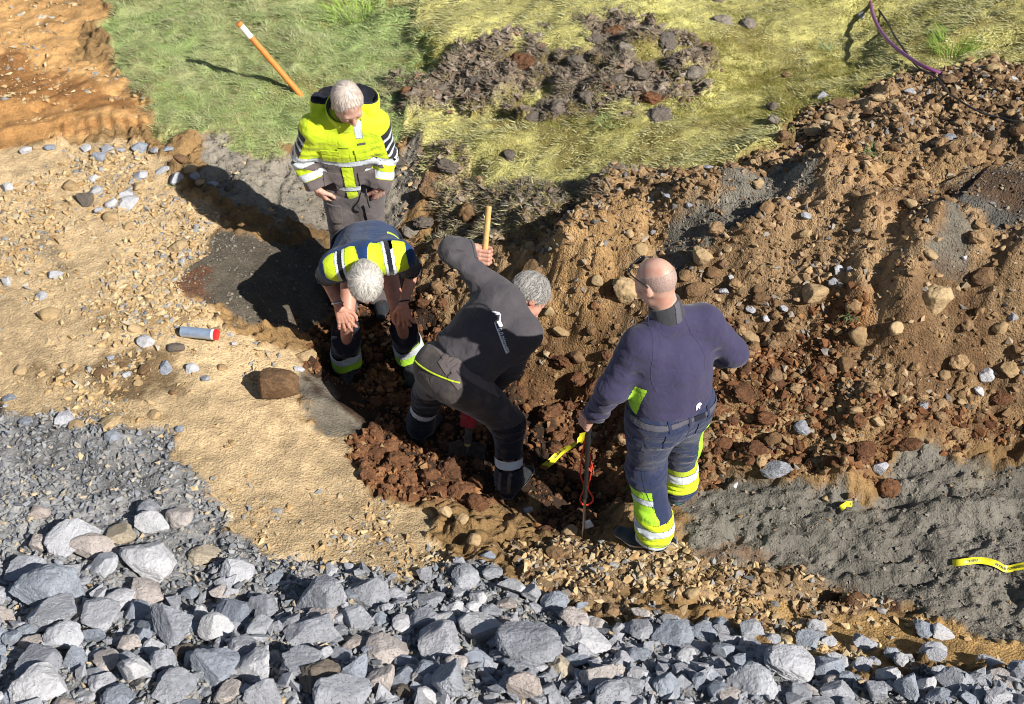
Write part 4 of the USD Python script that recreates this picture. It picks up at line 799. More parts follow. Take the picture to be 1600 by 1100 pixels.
def hand_bones(w, d, nrm, side, s=1.0, curl=(.3, .3, .3), spread=.16, thumb=.5):
    """Wrist, pointing direction, back-of-hand normal, +1 right / -1 left: palm, four jointed fingers and a thumb."""
    d = unit(d); nrm = unit(np.asarray(nrm, float) - d * (np.asarray(nrm, float) @ d)); x = np.cross(d, nrm) * side     # x points to the thumb side
    x = -x
    B = []
    for i, q in enumerate((.030, .010, -.010, -.029)):
        k = w + s * (x * q * .55); K = w + s * (d * (.088 - .006 * abs(i - 1)) + x * q + nrm * -.002)
        B.append((k, K, s * .017, s * .0125))
        L = (.040, .045, .042, .032)[i]; a = 0; pt = K; dr = unit(d + x * spread * (1.2 - .8 * i)); r0 = .0100 - .0006 * (i == 3)
        for j in range(3):
            a += curl[j] * 1.5
            v = dr * math.cos(a) - nrm * math.sin(a); nx = pt + s * v * L * (1, .68, .52)[j]
            B.append((pt, nx, s * (r0 - .0007 * j), s * (r0 - .0007 * (j + 1)))); pt = nx
    b = w + s * (d * .022 + x * .030 - nrm * .006); c = b + s * (d * .036 + x * .030 * (1.2 - thumb) - nrm * .018); e = c + s * (d * .030 + x * .010 * (1 - thumb) - nrm * .022 * thumb); t = e + s * (d * .022 - x * .008 * thumb - nrm * .018 * thumb)
    B += [(w + s * x * .012, b, s * .018, s * .015), (b, c, s * .0145, s * .0115), (c, e, s * .0115, s * .0105), (e, t, s * .0105, s * .0085)]
    return B

def fist(w, grip, axis, nrm, s=1.0):
    """Fingers closed round a bar through GRIP along AXIS, seen from their backs along NRM; the wrist is at W."""
    axis, nrm = unit(axis), unit(nrm); nrm = unit(nrm - axis * (nrm @ axis)); sd = np.cross(axis, nrm)
    if (np.asarray(w) - grip) @ sd > 0: sd = -sd         # sd runs from wrist side to knuckles
    B = []
    for i in range(4):
        o = grip + axis * s * (.032 - .0215 * i)
        k = o + s * (nrm * .034 - sd * .012); m1 = o + s * (sd * .034 + nrm * .018); m2 = o + s * (sd * .028 - nrm * .020); m3 = o + s * (-sd * .004 - nrm * .030)
        B += [(np.asarray(w, float), k, s * .019, s * .0118), (k, m1, s * .0112, s * .0102), (m1, m2, s * .0102, s * .0096), (m2, m3, s * .0096, s * .0088)]
    o = grip + axis * s * .040
    B += [(np.asarray(w, float), o - sd * s * .022, s * .018, s * .014), (o - sd * s * .022, o - sd * s * .006 - nrm * s * .024, s * .0135, s * .0115), (o - sd * s * .006 - nrm * s * .024, o + sd * s * .018 - nrm * s * .030, s * .0115, s * .0095)]
    return B

def body(parent, core, head, hands, mat):
    """The body as one closed mesh: trunk and limbs under the clothes, joined with head and hands."""
    import manifold3d as m3
    parts = [surface(lambda p: bones(p, core, .03), *bounds(core, .03), .014)]
    g, L, R = head["f"]; c, nk = head["c"], head["neck"]
    hb = lambda p: smin(g(p), cone(p, nk, L(0, -.018, -.045), .062, .054), .03)
    parts.append(surface(hb, np.minimum(c - .16, nk - .08), np.maximum(c + .16, nk + .08), .0038))
    for hd in hands: parts.append(surface(lambda p: bones(p, hd, .005), *bounds(hd, .012), .0032))
    try:
        ms = [m3.Manifold(m3.Mesh(np.asarray(v, np.float32), np.asarray(f, np.uint32))) for v, f in parts]
        if any(m.is_empty() for m in ms): raise ValueError
        u = ms[0]
        for m in ms[1:]: u = u + m
        k = u.to_mesh(); v, f = np.array(k.vert_properties[:, :3], float), np.array(k.tri_verts)
    except Exception:
        f = np.vstack([q[1] + n for q, n in zip(parts, np.cumsum([0] + [len(q[0]) for q in parts[:-1]]))]); v = np.vstack([q[0] for q in parts])
    return obj("body", (v, f), mat, parent, smooth=True)

def hair(parent, head, mat, seed, thick=.012, line=lambda q: q[:, 2] - .02, wisps=260, length=.05, name="hair", messy=1.0, crown=(0, -.04, .11)):
    """Hair over the skull: a clumped cap and loose locks. line(local points) is positive where hair grows."""
    g, L, R = head["f"]; c, s = head["c"], head.get("s", 1.0)
    loc = lambda p: (p - c) @ R.T / s
    sk = lambda p: ell(p, L(0, -.012, .028), R, s * np.array([.077, .098, .092]))
    cr = np.array(crown)
    def f(p):
        q = loc(p); d = sk(p) - thick
        flow = q - cr; ang = np.arctan2(flow[:, 0], flow[:, 1]); rr = np.linalg.norm(flow, axis=1)
        nn = meshkit.noise(np.c_[np.cos(ang) * 9, np.sin(ang) * 9, rr * 14 + seed], seed) - .5
        n2 = meshkit.noise(np.c_[np.cos(ang) * 22, np.sin(ang) * 22, rr * 20 + seed], seed + 2) - .5
        d = d - messy * (.006 * nn + .004 * n2)
        return np.maximum(d, -(line(q) + min(messy, 1) * (.012 * nn + .006 * n2)) * .7)
    v, fc = surface(f, c - .15 * s, c + .15 * s, .0042)
    r = np.random.default_rng(seed); V, F = [v], [fc]; k = len(v)
    n = normals(v, fc); wisps = int(wisps * 2.2); pick = r.integers(0, len(v), wisps * 3); pick = pick[(line(loc(v[pick])) > .004) & (sk(v[pick]) > thick * .4)][:wisps]
    for i in pick:
        p0 = v[i]; q = loc(p0); fl = (q - cr) @ R; fl = fl - n[i] * (fl @ n[i]); fl = unit(fl + 1e-6) ; fl = unit(fl + r.normal(0, .35 * messy, 3))
        fl = fl - n[i] * (fl @ n[i]) ; sd = np.cross(fl, n[i]); ln = length * r.uniform(.5, 1.1); w = .0012 * r.uniform(.7, 1.4)
        for a in range(4):
            t = a / 3
            ce = p0 + fl * ln * t + n[i] * (.0025 + .006 * messy * math.sin(t * 2.6) * r.uniform(.4, 1) - .55 * ln * t * t * .6)
            V.append(np.array([ce - sd * w * (1 - t * .8), ce + n[i] * w * (1 - t * .8), ce + sd * w * (1 - t * .8)]))
            if a:
                b = k + 3 * (a - 1); F.append(np.array([[b, b + 1, b + 4], [b, b + 4, b + 3], [b + 1, b + 2, b + 5], [b + 1, b + 5, b + 4]]))
        k += 12
    return obj(name, (np.vstack(V), np.vstack(F)), mat, parent, smooth=60)

def shoe(parent, heel, d, mat, sole, name="shoe", s=1.0, tilt=0.0, ankle=None, trim=None):
    """A shoe with its sole: heel point on the ground, direction of the toe."""
    d = unit(np.r_[np.asarray(d, float)[:2], tilt]); u = unit(np.array([0, 0, 1.0]) - d * d[2]); x = np.cross(d, u)
    L = lambda a, b, c: np.asarray(heel, float) + s * (d * a + x * b + u * c)
    B = [(L(.045, 0, .045), L(.17, -.004, .040), .036, .038), (L(.17, -.004, .040), L(.245, .006, .034), .040, .030), (L(.045, 0, .05), L(.06, 0, .105), .038, .040), (L(.06, 0, .10), L(.15, 0, .058), .038, .032)]
    def f(p):
        q = (p - np.asarray(heel)) @ u / s
        return np.maximum(smin(bones(p, B, .03 * s), 9, .01), (.004 - q) * s) - .002 * np.sin(q * 260) * (q < .026)
    m = surface(f, *bounds(B, .03), .0062)
    zc = lambda p: (p - np.asarray(heel)) @ u / s
    cuts = [("sole", sole, lambda p: .030 - zc(p), .006)]
    if trim is not None: cuts.append(("heel_patch", trim, lambda p: np.minimum(.055 - (p - np.asarray(heel)) @ d / s, .07 - zc(p)), .001))
    lace = lambda p: np.minimum(np.minimum((p - np.asarray(heel)) @ d / s - .10, .165 - (p - np.asarray(heel)) @ d / s), np.minimum(.018 - np.abs((p - np.asarray(heel)) @ x / s), zc(p) - .055))
    cuts.append(("tongue", M["sole_dark"], lace, .002))
    return panels(name, m, mat, cuts, parent)

def limb_band(a, b, t0, t1, rad=.16, wob=0.0):
    return lambda p: np.minimum(np.minimum(t_of(p, a, b) - t0, t1 - t_of(p, a, b)), (rad - axis_d(p, a, b)) * 3) + wob * 0
def shape_field(pts, to2d, front, smooth=0):
    """Positive inside a flat outline, laid on the cloth on the side that FRONT is positive on."""
    from shapely import Polygon, contains_xy, points as sp_points, distance as sp_distance
    poly = Polygon(pts)
    def f(p):
        q = to2d(p); ins = contains_xy(poly, q[:, 0], q[:, 1]); ds = sp_distance(poly.exterior, sp_points(q))
        return np.minimum(np.where(ins, ds, -ds), front(p))
    return f

def lay(mesh, pts, n, off=.002):
    """Points pushed along -n onto the garment, then raised by off."""
    tm = trimesh.Trimesh(*mesh[:2], process=False)
    pts = np.asarray(pts, float); n = unit(n)
    loc, ir, it = tm.ray.intersects_location(pts + n * .5, np.tile(-n, (len(pts), 1)), multiple_hits=False)
    out = pts.copy()
    if len(ir): out[ir] = loc + n * off
    miss = np.setdiff1d(np.arange(len(pts)), ir)
    if len(miss) and len(ir):
        j = cKDTree(pts[ir]).query(pts[miss])[1]
        out[miss] += n * ((out[ir[j]] - pts[ir[j]]) @ n)[:, None]
    return out
def decal(name, mesh, flat, o, e1, n, mat, parent, off=.0025):
    """A flat print (x to the right, y up) laid on the cloth at O, reading along E1, seen from N."""
    n = unit(n); e1 = unit(e1 - n * (e1 @ n)); e2 = np.cross(n, e1)
    v, f = trimesh.remesh.subdivide_to_size(flat.vertices, flat.faces, .014, max_iter=12)
    w = lay(mesh, o + v[:, :1] * e1 + v[:, 1:2] * e2, n, off) + n * v[:, 2:3]
    return obj(name, (w, f), mat, parent)
def flat_poly(pts, depth=.0008):
    from shapely import Polygon
    return trimesh.creation.extrude_polygon(Polygon(pts), depth, engine="earcut")
def tube(pts, rad, sides=8, cap=True):
    p = np.asarray(pts, float); t = np.gradient(p, axis=0); t /= np.linalg.norm(t, axis=1, keepdims=True) + 1e-12
    a = np.cross(t[0], [0, 0, 1.0]) if abs(t[0, 2]) < .9 else np.cross(t[0], [1.0, 0, 0]); A = []
    for k in t:
        a = a - k * (a @ k); a = a / np.linalg.norm(a); A.append(a)
    A = np.array(A); Bn = np.cross(t, A); an = np.arange(sides) * 2 * math.pi / sides
    r = np.broadcast_to(rad, (len(p),))[:, None, None]
    v = (p[:, None] + r * (np.cos(an)[None, :, None] * A[:, None] + np.sin(an)[None, :, None] * Bn[:, None])).reshape(-1, 3)
    i, j = np.meshgrid(np.arange(len(p) - 1), np.arange(sides), indexing="ij"); j2 = (j + 1) % sides
    f = np.vstack([np.stack([i * sides + j, i * sides + j2, (i + 1) * sides + j2], -1).reshape(-1, 3), np.stack([i * sides + j, (i + 1) * sides + j2, (i + 1) * sides + j], -1).reshape(-1, 3)])
    if cap:
        n = len(v); v = np.vstack([v, p[:1], p[-1:]]); m = (len(p) - 1) * sides; q = np.arange(sides)
        f = np.vstack([f, np.c_[np.full(sides, n), (q + 1) % sides, q], np.c_[np.full(sides, n + 1), m + q, m + (q + 1) % sides]])
    return v, f
def spline(pts, n=40):
    from scipy.interpolate import CubicSpline
    p = np.asarray(pts, float); t = np.r_[0, np.cumsum(np.linalg.norm(np.diff(p, axis=0), axis=1))]
    return CubicSpline(t, p)(np.linspace(0, t[-1], n))
def seam(mesh, pts, n, parent, mat, rad=.0016, name="seam"):
    return obj(name, tube(lay(mesh, spline(pts, 30), n, .0002), rad, 5), mat, parent, smooth=True)
def person(label, at_):
    x = thing("person", label, "person"); return x
CELL = .0085
def garment(bs, k, fold=None, cut=None, thick=0.0, h=CELL, pad=.05):
    def f(p):
        d = bones(p, bs, k) - thick
        if fold is not None: d = d - fold(p)
        if cut is not None: d = np.maximum(d, cut(p))
        return d
    return surface(f, *bounds([b for b in bs if len(b) == 4], pad), h)

# ================================================================= the standing man with his back to the camera
def man_with_probe():
    t = person("bald man in a navy sweater standing with his back turned, leaning on a probe", None)
    aL, aR = V3(.715, 4.335, .10), V3(.865, 4.645, .12)
    kL, kR = V3(.655, 4.43, .46), V3(.845, 4.60, .47)
    hL, hR = V3(.665, 4.43, .82), V3(.83, 4.53, .83)
    sL, sR = V3(.565, 4.435, 1.25), V3(.885, 4.575, 1.265)
    eL, eR = V3(.462, 4.40, 1.005), V3(1.04, 4.61, 1.05)
    wL, wR = V3(.392, 4.475, .775), V3(1.03, 4.80, .86)
    nk, hc = V3(.700, 4.50, 1.37), V3(.635, 4.522, 1.530)
    F = unit(V3(-.51, .86, 0)); Lf = V3(-F[1], F[0], 0)
    hip = (hL + hR) / 2; chest = (sL + sR) / 2
    head = {"c": hc, "neck": nk + V3(0, 0, -.02)}; head["f"] = head_field(hc, unit(V3(-.72, .60, -.34)), V3(-.18, .12, 1), .95); head["s"] = .95
    grip = V3(.372, 4.503, .722); pdir = unit(V3(.05, -.12, 1.0))
    hl = fist(wL, grip, pdir, unit(V3(-.55, -.75, .1)), 1.05)
    hr = hand_bones(wR, V3(-.10, .20, -.22), V3(.8, .3, .5), 1, 1.02, (.4, .5, .4))
    core = [(hip, chest, .09, .07), (chest, nk, .06, .05), (sL, eL, .045, .036), (eL, wL, .036, .026), (sR, eR, .045, .036), (eR, wR, .036, .026), (hL, kL, .065, .045), (kL, aL, .042, .032), (hR, kR, .065, .045), (kR, aR, .042, .032)]
    body(t, core, head, [hl, hr], M["skin"])
    # sweater
    belly = hip + V3(0, 0, .10)
    bs = [(hip + Lf * .075 + V3(0, 0, .035), sL + V3(.06, .01, -.05), .132, .100), (hip - Lf * .075 + V3(0, 0, .035), sR + V3(-.06, 0, -.05), .132, .100), (belly + F * .05, chest + F * .0 + V3(0, 0, -.08), .155, .12), (hip + V3(0, 0, .03), hip + V3(0, 0, .25), .148, .14),
          (sL + V3(.03, 0, .0), nk + V3(0, 0, -.04), .068, .068), (sR + V3(-.03, 0, .0), nk + V3(0, 0, -.04), .068, .068), (sL, eL, .072, .060), (eL, wL + (wL - eL) * -.06, .060, .045), (sR, eR, .072, .060), (eR, wR + (eR - wR) * .06, .060, .045)]
    hem = .815
    def fold(p):
        z = p[:, 2]
        low = np.clip((1.10 - z) / .3, 0, 1)
        d = folds(p, .0045, 5.5, 3, (1, 1, 1.7)) + low * folds(p, .007, 5, 9, (.5, .5, 2.6))
        for a, b in ((sL, eL), (eL, wL), (sR, eR), (eR, wR)):
            q = t_of(p, a, b); m = np.exp(-((axis_d(p, a, b) - .06) / .04) ** 2) * ((q > 0) & (q < 1.1))
            d = d + m * crease(p, .006, 4, (14, 14, 22))
        d = d - .012 * np.exp(-((z - hem - .045) / .02) ** 2) * (axis_d(p, hip, chest) < .3)
        d += -.010 * np.exp(-(axis_d(p, hip - F * .2 , chest - F * .16) / .03) ** 2)
        return d
    cutf = lambda p: np.maximum(np.where((axis_d(p, eL, wL) < .10) | (axis_d(p, eR, wR) < .09), -1, hem - p[:, 2] + .018 * ((p - hip) @ Lf)), np.maximum(t_of(p, eL, wL) - .97 - (axis_d(p, eL, wL) > .12) * 9, -1))
    mesh = garment(bs, .042, fold, cutf)
    sidep = lambda p: np.minimum(np.minimum(.055 - np.abs((p - hip) @ F - .012 + .25 * (p[:, 2] - .98)), (p - hip) @ Lf - .09), np.minimum((1.06 - p[:, 2]) * .3, np.minimum(axis_d(p, eL, wL), axis_d(p, sL, eL)) - .084))
    under_arm = lambda p: np.minimum(np.minimum(t_of(p, eR, wR) - .05, .5 - t_of(p, eR, wR)), np.minimum(.1 - axis_d(p, eR, wR), ((p - eR) @ unit(V3(-.55, -.5, -.62))) - .018) * 2)
    sw = panels("sweater", mesh, M["sweater"], [("side_panel", M["hivis2"], sidep, 0), ("elbow_panel", M["olive"], under_arm, 0),
         ("cuff", M["sweater"], lambda p: np.minimum(t_of(p, eL, wL) - .86, .10 - axis_d(p, eL, wL)), .0015)], t)
    # raglan seams, back seam
    up = V3(0, 0, 1)
    for a in ([nk + V3(-.075, -.06, .03), sL * .55 + nk * .45 + V3(0, -.1, -.02), sL + V3(.06, -.1, -.10), sL + V3(.075, -.09, -.20)], [nk + V3(.065, -.03, .03), sR * .6 + nk * .4 + V3(0, -.1, 0), sR + V3(-.03, -.1, -.08), sR + V3(-.05, -.09, -.19)]):
        seam(mesh, a, -F + up * .35, sw, M["sweater"], .0018)
    seam(mesh, [hip + Lf * .16 + V3(0, 0, .10) - F * .2, hip + V3(0, 0, .085) - F * .25, hip - Lf * .16 + V3(0, 0, .10) - F * .2], -F, sw, M["sweater"], .0016)
    bear = flat_poly(np.array([(0,0),(.2,0),(.25,.3),(.45,.28),(.5,0),(.7,0),(.72,.35),(.85,.42),(1.0,.40),(1.02,.55),(.85,.78),(.6,.9),(.3,.88),(.08,.7),(0,.4)]) * .036)
    decal("bear_print", mesh, bear, hip - F * .2 - Lf * .015 + V3(.02, 0, .09), -Lf, -F + up * .2, M["white_print"], sw)
    # collar
    cb = [(nk + V3(.0, .0, -.03), nk + (hc - nk) * .34, .083, .073)]
    cm = garment(cb, .01, None, lambda p: np.maximum((p - nk - (hc - nk) * .36) @ unit(hc - nk), -(p - nk + V3(0, 0, .03)) @ unit(hc - nk)), 0, .006)
    panels("collar", cm, M["collar_grey"], [("collar_tab", M["beltgrey"], lambda p: .016 - np.abs((p - nk) @ Lf + .005) - 9 * ((p - nk) @ F > 0), .003)], t)
    # trousers
    tb = [(hL + V3(0, 0, .0), hR + V3(0, 0, .0), .120, .120), (hL + V3(.02, .01, -.02) - F * .035, hL * .6 + kL * .4, .118, .098), (hR + V3(-.02, -.01, -.02) - F * .035, hR * .6 + kR * .4, .118, .098), (hL, kL, .11, .084), (kL, aL + V3(0, 0, .03), .084, .072), (hR, kR, .11, .084), (kR, aR + V3(0, 0, .03), .084, .072), (aL + V3(.0, 0, .10), aL + V3(-.005, .0, -.015), .072, .078), (aR + V3(0, 0, .10), aR + V3(0, 0, -.02), .072, .078), (hip + V3(0, 0, .08), hip + V3(0, 0, .0), .132, .135)]
    def tf(p):
        d = folds(p, .006, 6, 21, (1, 1, 1.5))
        for k, s in ((kL, 1), (kR, 2)):
            m = np.exp(-(np.linalg.norm(p - k, axis=1) / .13) ** 2); d = d + m * crease(p, .011, s)
        for a, s in ((aL, 1), (aR, 2)):
            m = np.exp(-((p[:, 2] - a[2] - .05) / .09) ** 2); d = d + m * crease(p, .009, s + 5, (10, 10, 46))
        d = d + .010 * np.exp(-((p[:, 2] - (hip[2] - .10)) / .05) ** 2) * (crease(p, 1, 7, (7, 7, 30)))
        return d
    tm = garment(tb, .05, tf, lambda p: np.maximum(p[:, 2] - .91, np.where(p[:, 0] * .8 + p[:, 1] * .55 < 3.06, .065, .075) - p[:, 2]))
    dl, dr = (lambda p: axis_d(p, kL, aL)), (lambda p: axis_d(p, kR, aR))
    isl = lambda p: (dr(p) - dl(p)) * 3
    zz = lambda a, b: (lambda p: np.minimum(p[:, 2] - a, b - p[:, 2]))
    both = lambda fl, fr: (lambda p: np.where(isl(p) > 0, fl(p), fr(p)))
    w = lambda p: .012 * np.sin(p[:, 0] * 30)
    silver = both(lambda p: np.maximum(zz(.155, .20)(p + 0), zz(.062, .085)(p)), lambda p: np.maximum(zz(.235, .285)(p), -1 + 0 * p[:, 0]))
    yellow = both(zz(.06, .235), zz(.15, .33))
    strip = lambda p: np.minimum(np.minimum(zz(.235, .40)(p), (p - kL) @ unit(V3(-.80, -.60, 0)) * 1.0 - .045), isl(p))
    strip2 = lambda p: np.minimum(np.minimum(zz(.30, .80)(p), (p - (kR + (hR - kR) * np.clip(t_of(p, kR, hR), 0, 1)[:, None])) @ unit(V3(.96, .05, 0)) - .071), -isl(p))
    stripS = lambda p: np.minimum(np.minimum(zz(.32, .352)(p + 0 * p), (p - kL) @ unit(V3(-.80, -.60, 0)) - .045), isl(p))
    belt = lambda p: np.minimum(p[:, 2] - .842, .868 - p[:, 2] + .02 * ((p - hip) @ Lf))
    tr = panels("trousers", tm, M["navytrouser"], [("reflective_band", M["silver"], silver, .0015), ("reflective_band", M["silver"], stripS, .0015), ("hi_vis_panel", M["hivis"], yellow, 0), ("hi_vis_panel", M["hivis2"], strip, 0), ("side_stripe", M["hivis2"], strip2, .001), ("belt", M["beltgrey"], belt, .003)], t)
    for o in (.06, -.075):
        pk = flat_poly([(-.05, 0), (.05, 0), (.052, -.085), (0, -.105), (-.052, -.085)], .003)
        decal("back_pocket", tm, pk, hip + Lf * o * 1.35 - F * .1 + V3(0, 0, -.01), -Lf, -F, M["navytrouser"], tr, .002)
    for o in (.11, .0, -.11):
        decal("belt_loop", tm, flat_poly([(-.007, -.03), (.007, -.03), (.007, .03), (-.007, .03)], .003), hip + Lf * o - F * .1 + V3(0, 0, .035), -Lf, -F, M["navytrouser"], tr, .004)
    decal("label_patch", tm, flat_poly([(-.03, -.013), (.03, -.013), (.03, .013), (-.03, .013)], .002), hip - Lf * .055 - F * .1 + V3(0, 0, .032), -Lf, -F, M["navydark"], tr, .006)
    decal("thigh_pocket", tm, flat_poly([(-.045, -.07), (.045, -.07), (.045, .07), (-.045, .07)], .004), (hL + kL) / 2 + V3(-.02, -.06, -.04), -Lf + F * -.4, V3(-.35, -.94, .1), M["navytrouser"], tr, .003)
    seam(tm, [hip + V3(0, 0, .0) - F * .2, hip + V3(0, 0, -.06) - F * .2, hip + V3(0, 0, -.12) - F * .2], -F, tr, M["navydark"])
    seam(tm, [kL + Lf * .03 + V3(0, 0, .25), kL + Lf * .02 + V3(0, 0, .05), aL + Lf * .02 + V3(0, 0, .2)], V3(-.2, -1, .1), tr, M["navydark"])
    shoe(t, V3(.775, 4.305, -.008), V3(-.92, .40), M["shoe_grey"], M["sole_white"], s=1.0, trim=M["shoe_teal"])
    shoe(t, V3(.852, 4.575, .012), V3(.12, .98), M["shoe_grey"], M["sole_white"], s=1.0, tilt=-.03, trim=M["shoe_teal"])
    # cropped hair round the back and sides, and sunglasses pushed up on the head
    hair(t, head, M["stubble"], 5, .0018, lambda q: np.minimum(np.minimum(.062 - q[:, 2] - .55 * np.maximum(q[:, 1], 0), q[:, 2] + .055 + .2 * q[:, 1]), .045 - q[:, 1]), wisps=0, messy=.18)
    g, L, R = head["f"]
    fr = [L(-.085, -.02, .015), L(-.088, .03, .055), L(-.075, .075, .085), L(-.03, .092, .098), L(0, .092, .095), L(.03, .092, .098), L(.075, .075, .085), L(.088, .03, .055), L(.085, -.02, .015)]
    sg = obj("sunglasses", tube(spline(fr, 40), .0035, 6), M["black_plastic"], t, smooth=True)
    for q in (-1, 1):
        lens = trimesh.creation.icosphere(2, 1.0); lens.apply_scale([.030, .008, .022]); lens.vertices = lens.vertices @ np.array([unit(R[0] * .93 + R[1] * -.3 * q), unit(R[1] + R[2] * .6), unit(R[2] - R[1] * .6)]) + L(q * .040, .098, .085)
        obj("lens", lens, M["dark_lens"], sg, smooth=True)
    return t, grip, pdir

# ================================================================= the digging man in charcoal
def man_digging():
    t = person("man in a charcoal sweater bending over the pit to dig with a wooden-handled shovel", None)
    aL, aR = V3(-.535, 5.47, -.25), V3(-.018, 5.005, -.235)
    kL, kR = V3(-.475, 5.43, .06), V3(-.02, 5.11, .12)
    hL, hR = V3(-.395, 5.275, .40), V3(-.255, 5.145, .39)
    hip = (hL + hR) / 2
    nk, hc = V3(-.02, 5.405, .745), V3(.085, 5.485, .705)
    sL, sR = V3(-.105, 5.495, .735), V3(.065, 5.27, .625)
    eL, eR = V3(-.325, 5.61, .925), V3(-.02, 5.30, .36)
    wL, wR = V3(-.195, 5.69, .885), V3(-.17, 5.335, .10)
    F = unit(V3(.55, .83, 0)); Lf = V3(-F[1], F[0], 0); spine = unit(nk - hip)
    back = unit(np.cross(spine, np.cross(V3(-.25, -.75, .62), spine)))
    head = {"c": hc, "neck": nk}; head["f"] = head_field(hc, unit(V3(.55, .0, -.84)), unit(V3(.55, .50, .45)), 1.02); head["s"] = 1.02
    top, low = V3(-.125, 5.78, 1.09), V3(-.245, 5.33, -.10); sh = unit(top - low)
    gl = top - sh * (.255 / sh[2])
    hl = fist(wL, gl, sh, unit(V3(-.35, -.55, .75)), 1.05)
    core = [(hip, nk, .09, .045), (sL, eL, .045, .038), (eL, wL, .036, .027), (sR, eR, .045, .036), (eR, wR, .036, .026), (hL, kL, .06, .045), (kL, aL, .042, .032), (hR, kR, .06, .045), (kR, aR, .042, .032)]
    body(t, core, head, [hl], M["skin2"])
    gb = fist(wR, low + sh * .05, sh, unit(V3(.1, -.8, .5)), 1.14)
    gv = surface(lambda p: bones(p, gb, .008) - .002, *bounds(gb, .015), .0042)
    obj("glove", gv, M["redglove"], t, smooth=True)
    # sweater: broad back, left sleeve raised, right sleeve hanging
    mid = (hip + nk) / 2
    W = unit(sL - sR)
    bs = [(hip + W * .07 + spine * .06, sL - W * .05 - spine * .03, .118, .112), (hip - W * .07 + spine * .06, sR + W * .05 - spine * .03, .118, .108), (hip + spine * .05, nk - spine * .06, .135, .118), (mid + back * .02, nk - spine * .1 + back * .02, .125, .11),
          (sL, nk + spine * .0, .074, .064), (sR, nk, .078, .064), (sL, eL, .070, .055), (eL, wL + (eL - wL) * .22, .055, .042), (sR, eR, .080, .062), (eR, wR + (eR - wR) * .12, .062, .046)]
    def fold(p):
        d = folds(p, .005, 5, 31, (1.3, 1, 1.3))
        q = (p - hip) @ spine
        d = d + .007 * np.exp(-((q - .10) / .07) ** 2) * crease(p, 1, 8, (8, 8, 22))
        d = d + .008 * np.exp(-(np.linalg.norm(p - (sL - spine * .08), axis=1) / .12) ** 2) * np.sin(((p - sL) @ W) * 75 + 4 * meshkit.noise(p * 8, 2))
        for a, b in ((eL, wL), (sL, eL), (sR, eR)):
            u = t_of(p, a, b); m = np.exp(-((axis_d(p, a, b) - .06) / .04) ** 2) * ((u > -.1) & (u < 1.1)); d = d + m * crease(p, .007, 4, (14, 14, 20))
        d = d - .010 * np.exp(-(axis_d(p, hip + back * .135, nk + back * .11) / .035) ** 2)
        return d
    armd = lambda p: np.minimum(axis_d(p, eR, wR), axis_d(p, sR, eR))
    cut = lambda p: np.maximum(np.where(armd(p) < .10, -1, .085 + .02 * np.sin(((p - hip) @ W) * 9) - (p - hip) @ spine), np.where(axis_d(p, eL, wL) < .1, t_of(p, eL, wL) - .80, -1))
    mesh = garment(bs, .055, fold, cut)
    sw = panels("sweater", mesh, M["charcoal"], [("cuff", M["charcoal"], lambda p: np.minimum(t_of(p, eL, wL) - .62, .09 - axis_d(p, eL, wL)), .002), ("hem", M["charcoal"], lambda p: np.minimum(.115 + .02 * np.sin(((p - hip) @ W) * 9) - (p - hip) @ spine, armd(p) - .10), .002)], t)
    cm = garment([(nk - unit(hc - nk) * .02, nk + (hc - nk) * .30, .072, .066)], .01, None, lambda p: np.maximum((p - nk - (hc - nk) * .36) @ unit(hc - nk), -(p - nk + (hc - nk) * .25) @ unit(hc - nk)), 0, .006)
    obj("collar", cm, M["charcoal"], t, smooth=True)
    # the print across the shoulders: a digger arm, a bar and the firm's name
    e1 = unit(sR - sL + spine * -.10); o = sL * .60 + sR * .40 - spine * .045 + back * .1
    nrm = unit(back + V3(.0, -.1, .25))
    rects = [flat_poly(np.array(q) * .001) for q in ([(-8,4),(-2,10),(10,32),(26,38),(30,34),(22,30),(20,14),(12,10),(14,24),(2,6),(-4,-4)], [(26,38),(58,22),(56,16),(26,32)], [(52,4),(84,4),(84,24),(62,24),(52,16)], [(52,-6),(220,-14),(220,-19),(52,-11)])]
    tx = meshkit.text_mesh("G.G.Þjónusta", .020, .0008, True); tx.apply_translation([92, -2, 0] * np.array([.001, .001, 1])); 
    sc = .118 / tx.bounds[1][0] * 1.55; tx.vertices[:, 0] = .088 + (tx.vertices[:, 0] - tx.vertices[:, 0].min()) * (.128 / (np.ptp(tx.vertices[:, 0])))
    tx.vertices[:, 1] -= (tx.vertices[:, 0] - .088) * .05 + .006
    decal("logo_print", mesh, trimesh.util.concatenate(rects + [tx]), o, e1, nrm, M["white_print"], sw)
    # trousers
    tb = [(hL, hR, .126, .124), (hip - F * .03, hip + spine * .10, .133, .128), (hL - F * .03, hL * .5 + kL * .5, .110, .090), (hR - F * .03, hR * .5 + kR * .5, .112, .092), (hL, kL, .102, .078), (kL, aL + V3(0, 0, .02), .080, .066), (hR, kR, .104, .080), (kR, aR + V3(0, 0, .02), .078, .064), (aL + V3(0, 0, .08), aL + V3(0, 0, -.03), .066, .070), (aR + V3(0, 0, .08), aR + V3(0, 0, -.03), .066, .070)]
    def tf(p):
        d = folds(p, .005, 6, 41, (1, 1, 1.4))
        for k, s in ((kL, 1), (kR, 2)):
            m = np.exp(-(np.linalg.norm(p - k, axis=1) / .13) ** 2); d = d + m * crease(p, .011, s)
        return d - .010 * np.exp(-(axis_d(p, hip - F * .15 - V3(0, 0, .1), hip - F * .12 + V3(0, 0, .03)) / .012) ** 2)
    tm = garment(tb, .05, tf, lambda p: np.maximum((p - hip) @ spine - .135, np.where((p - hip) @ W > 0, -.275, -.25) - p[:, 2]))
    dl, dr = (lambda p: axis_d(p, kL, aL)), (lambda p: axis_d(p, kR, aR))
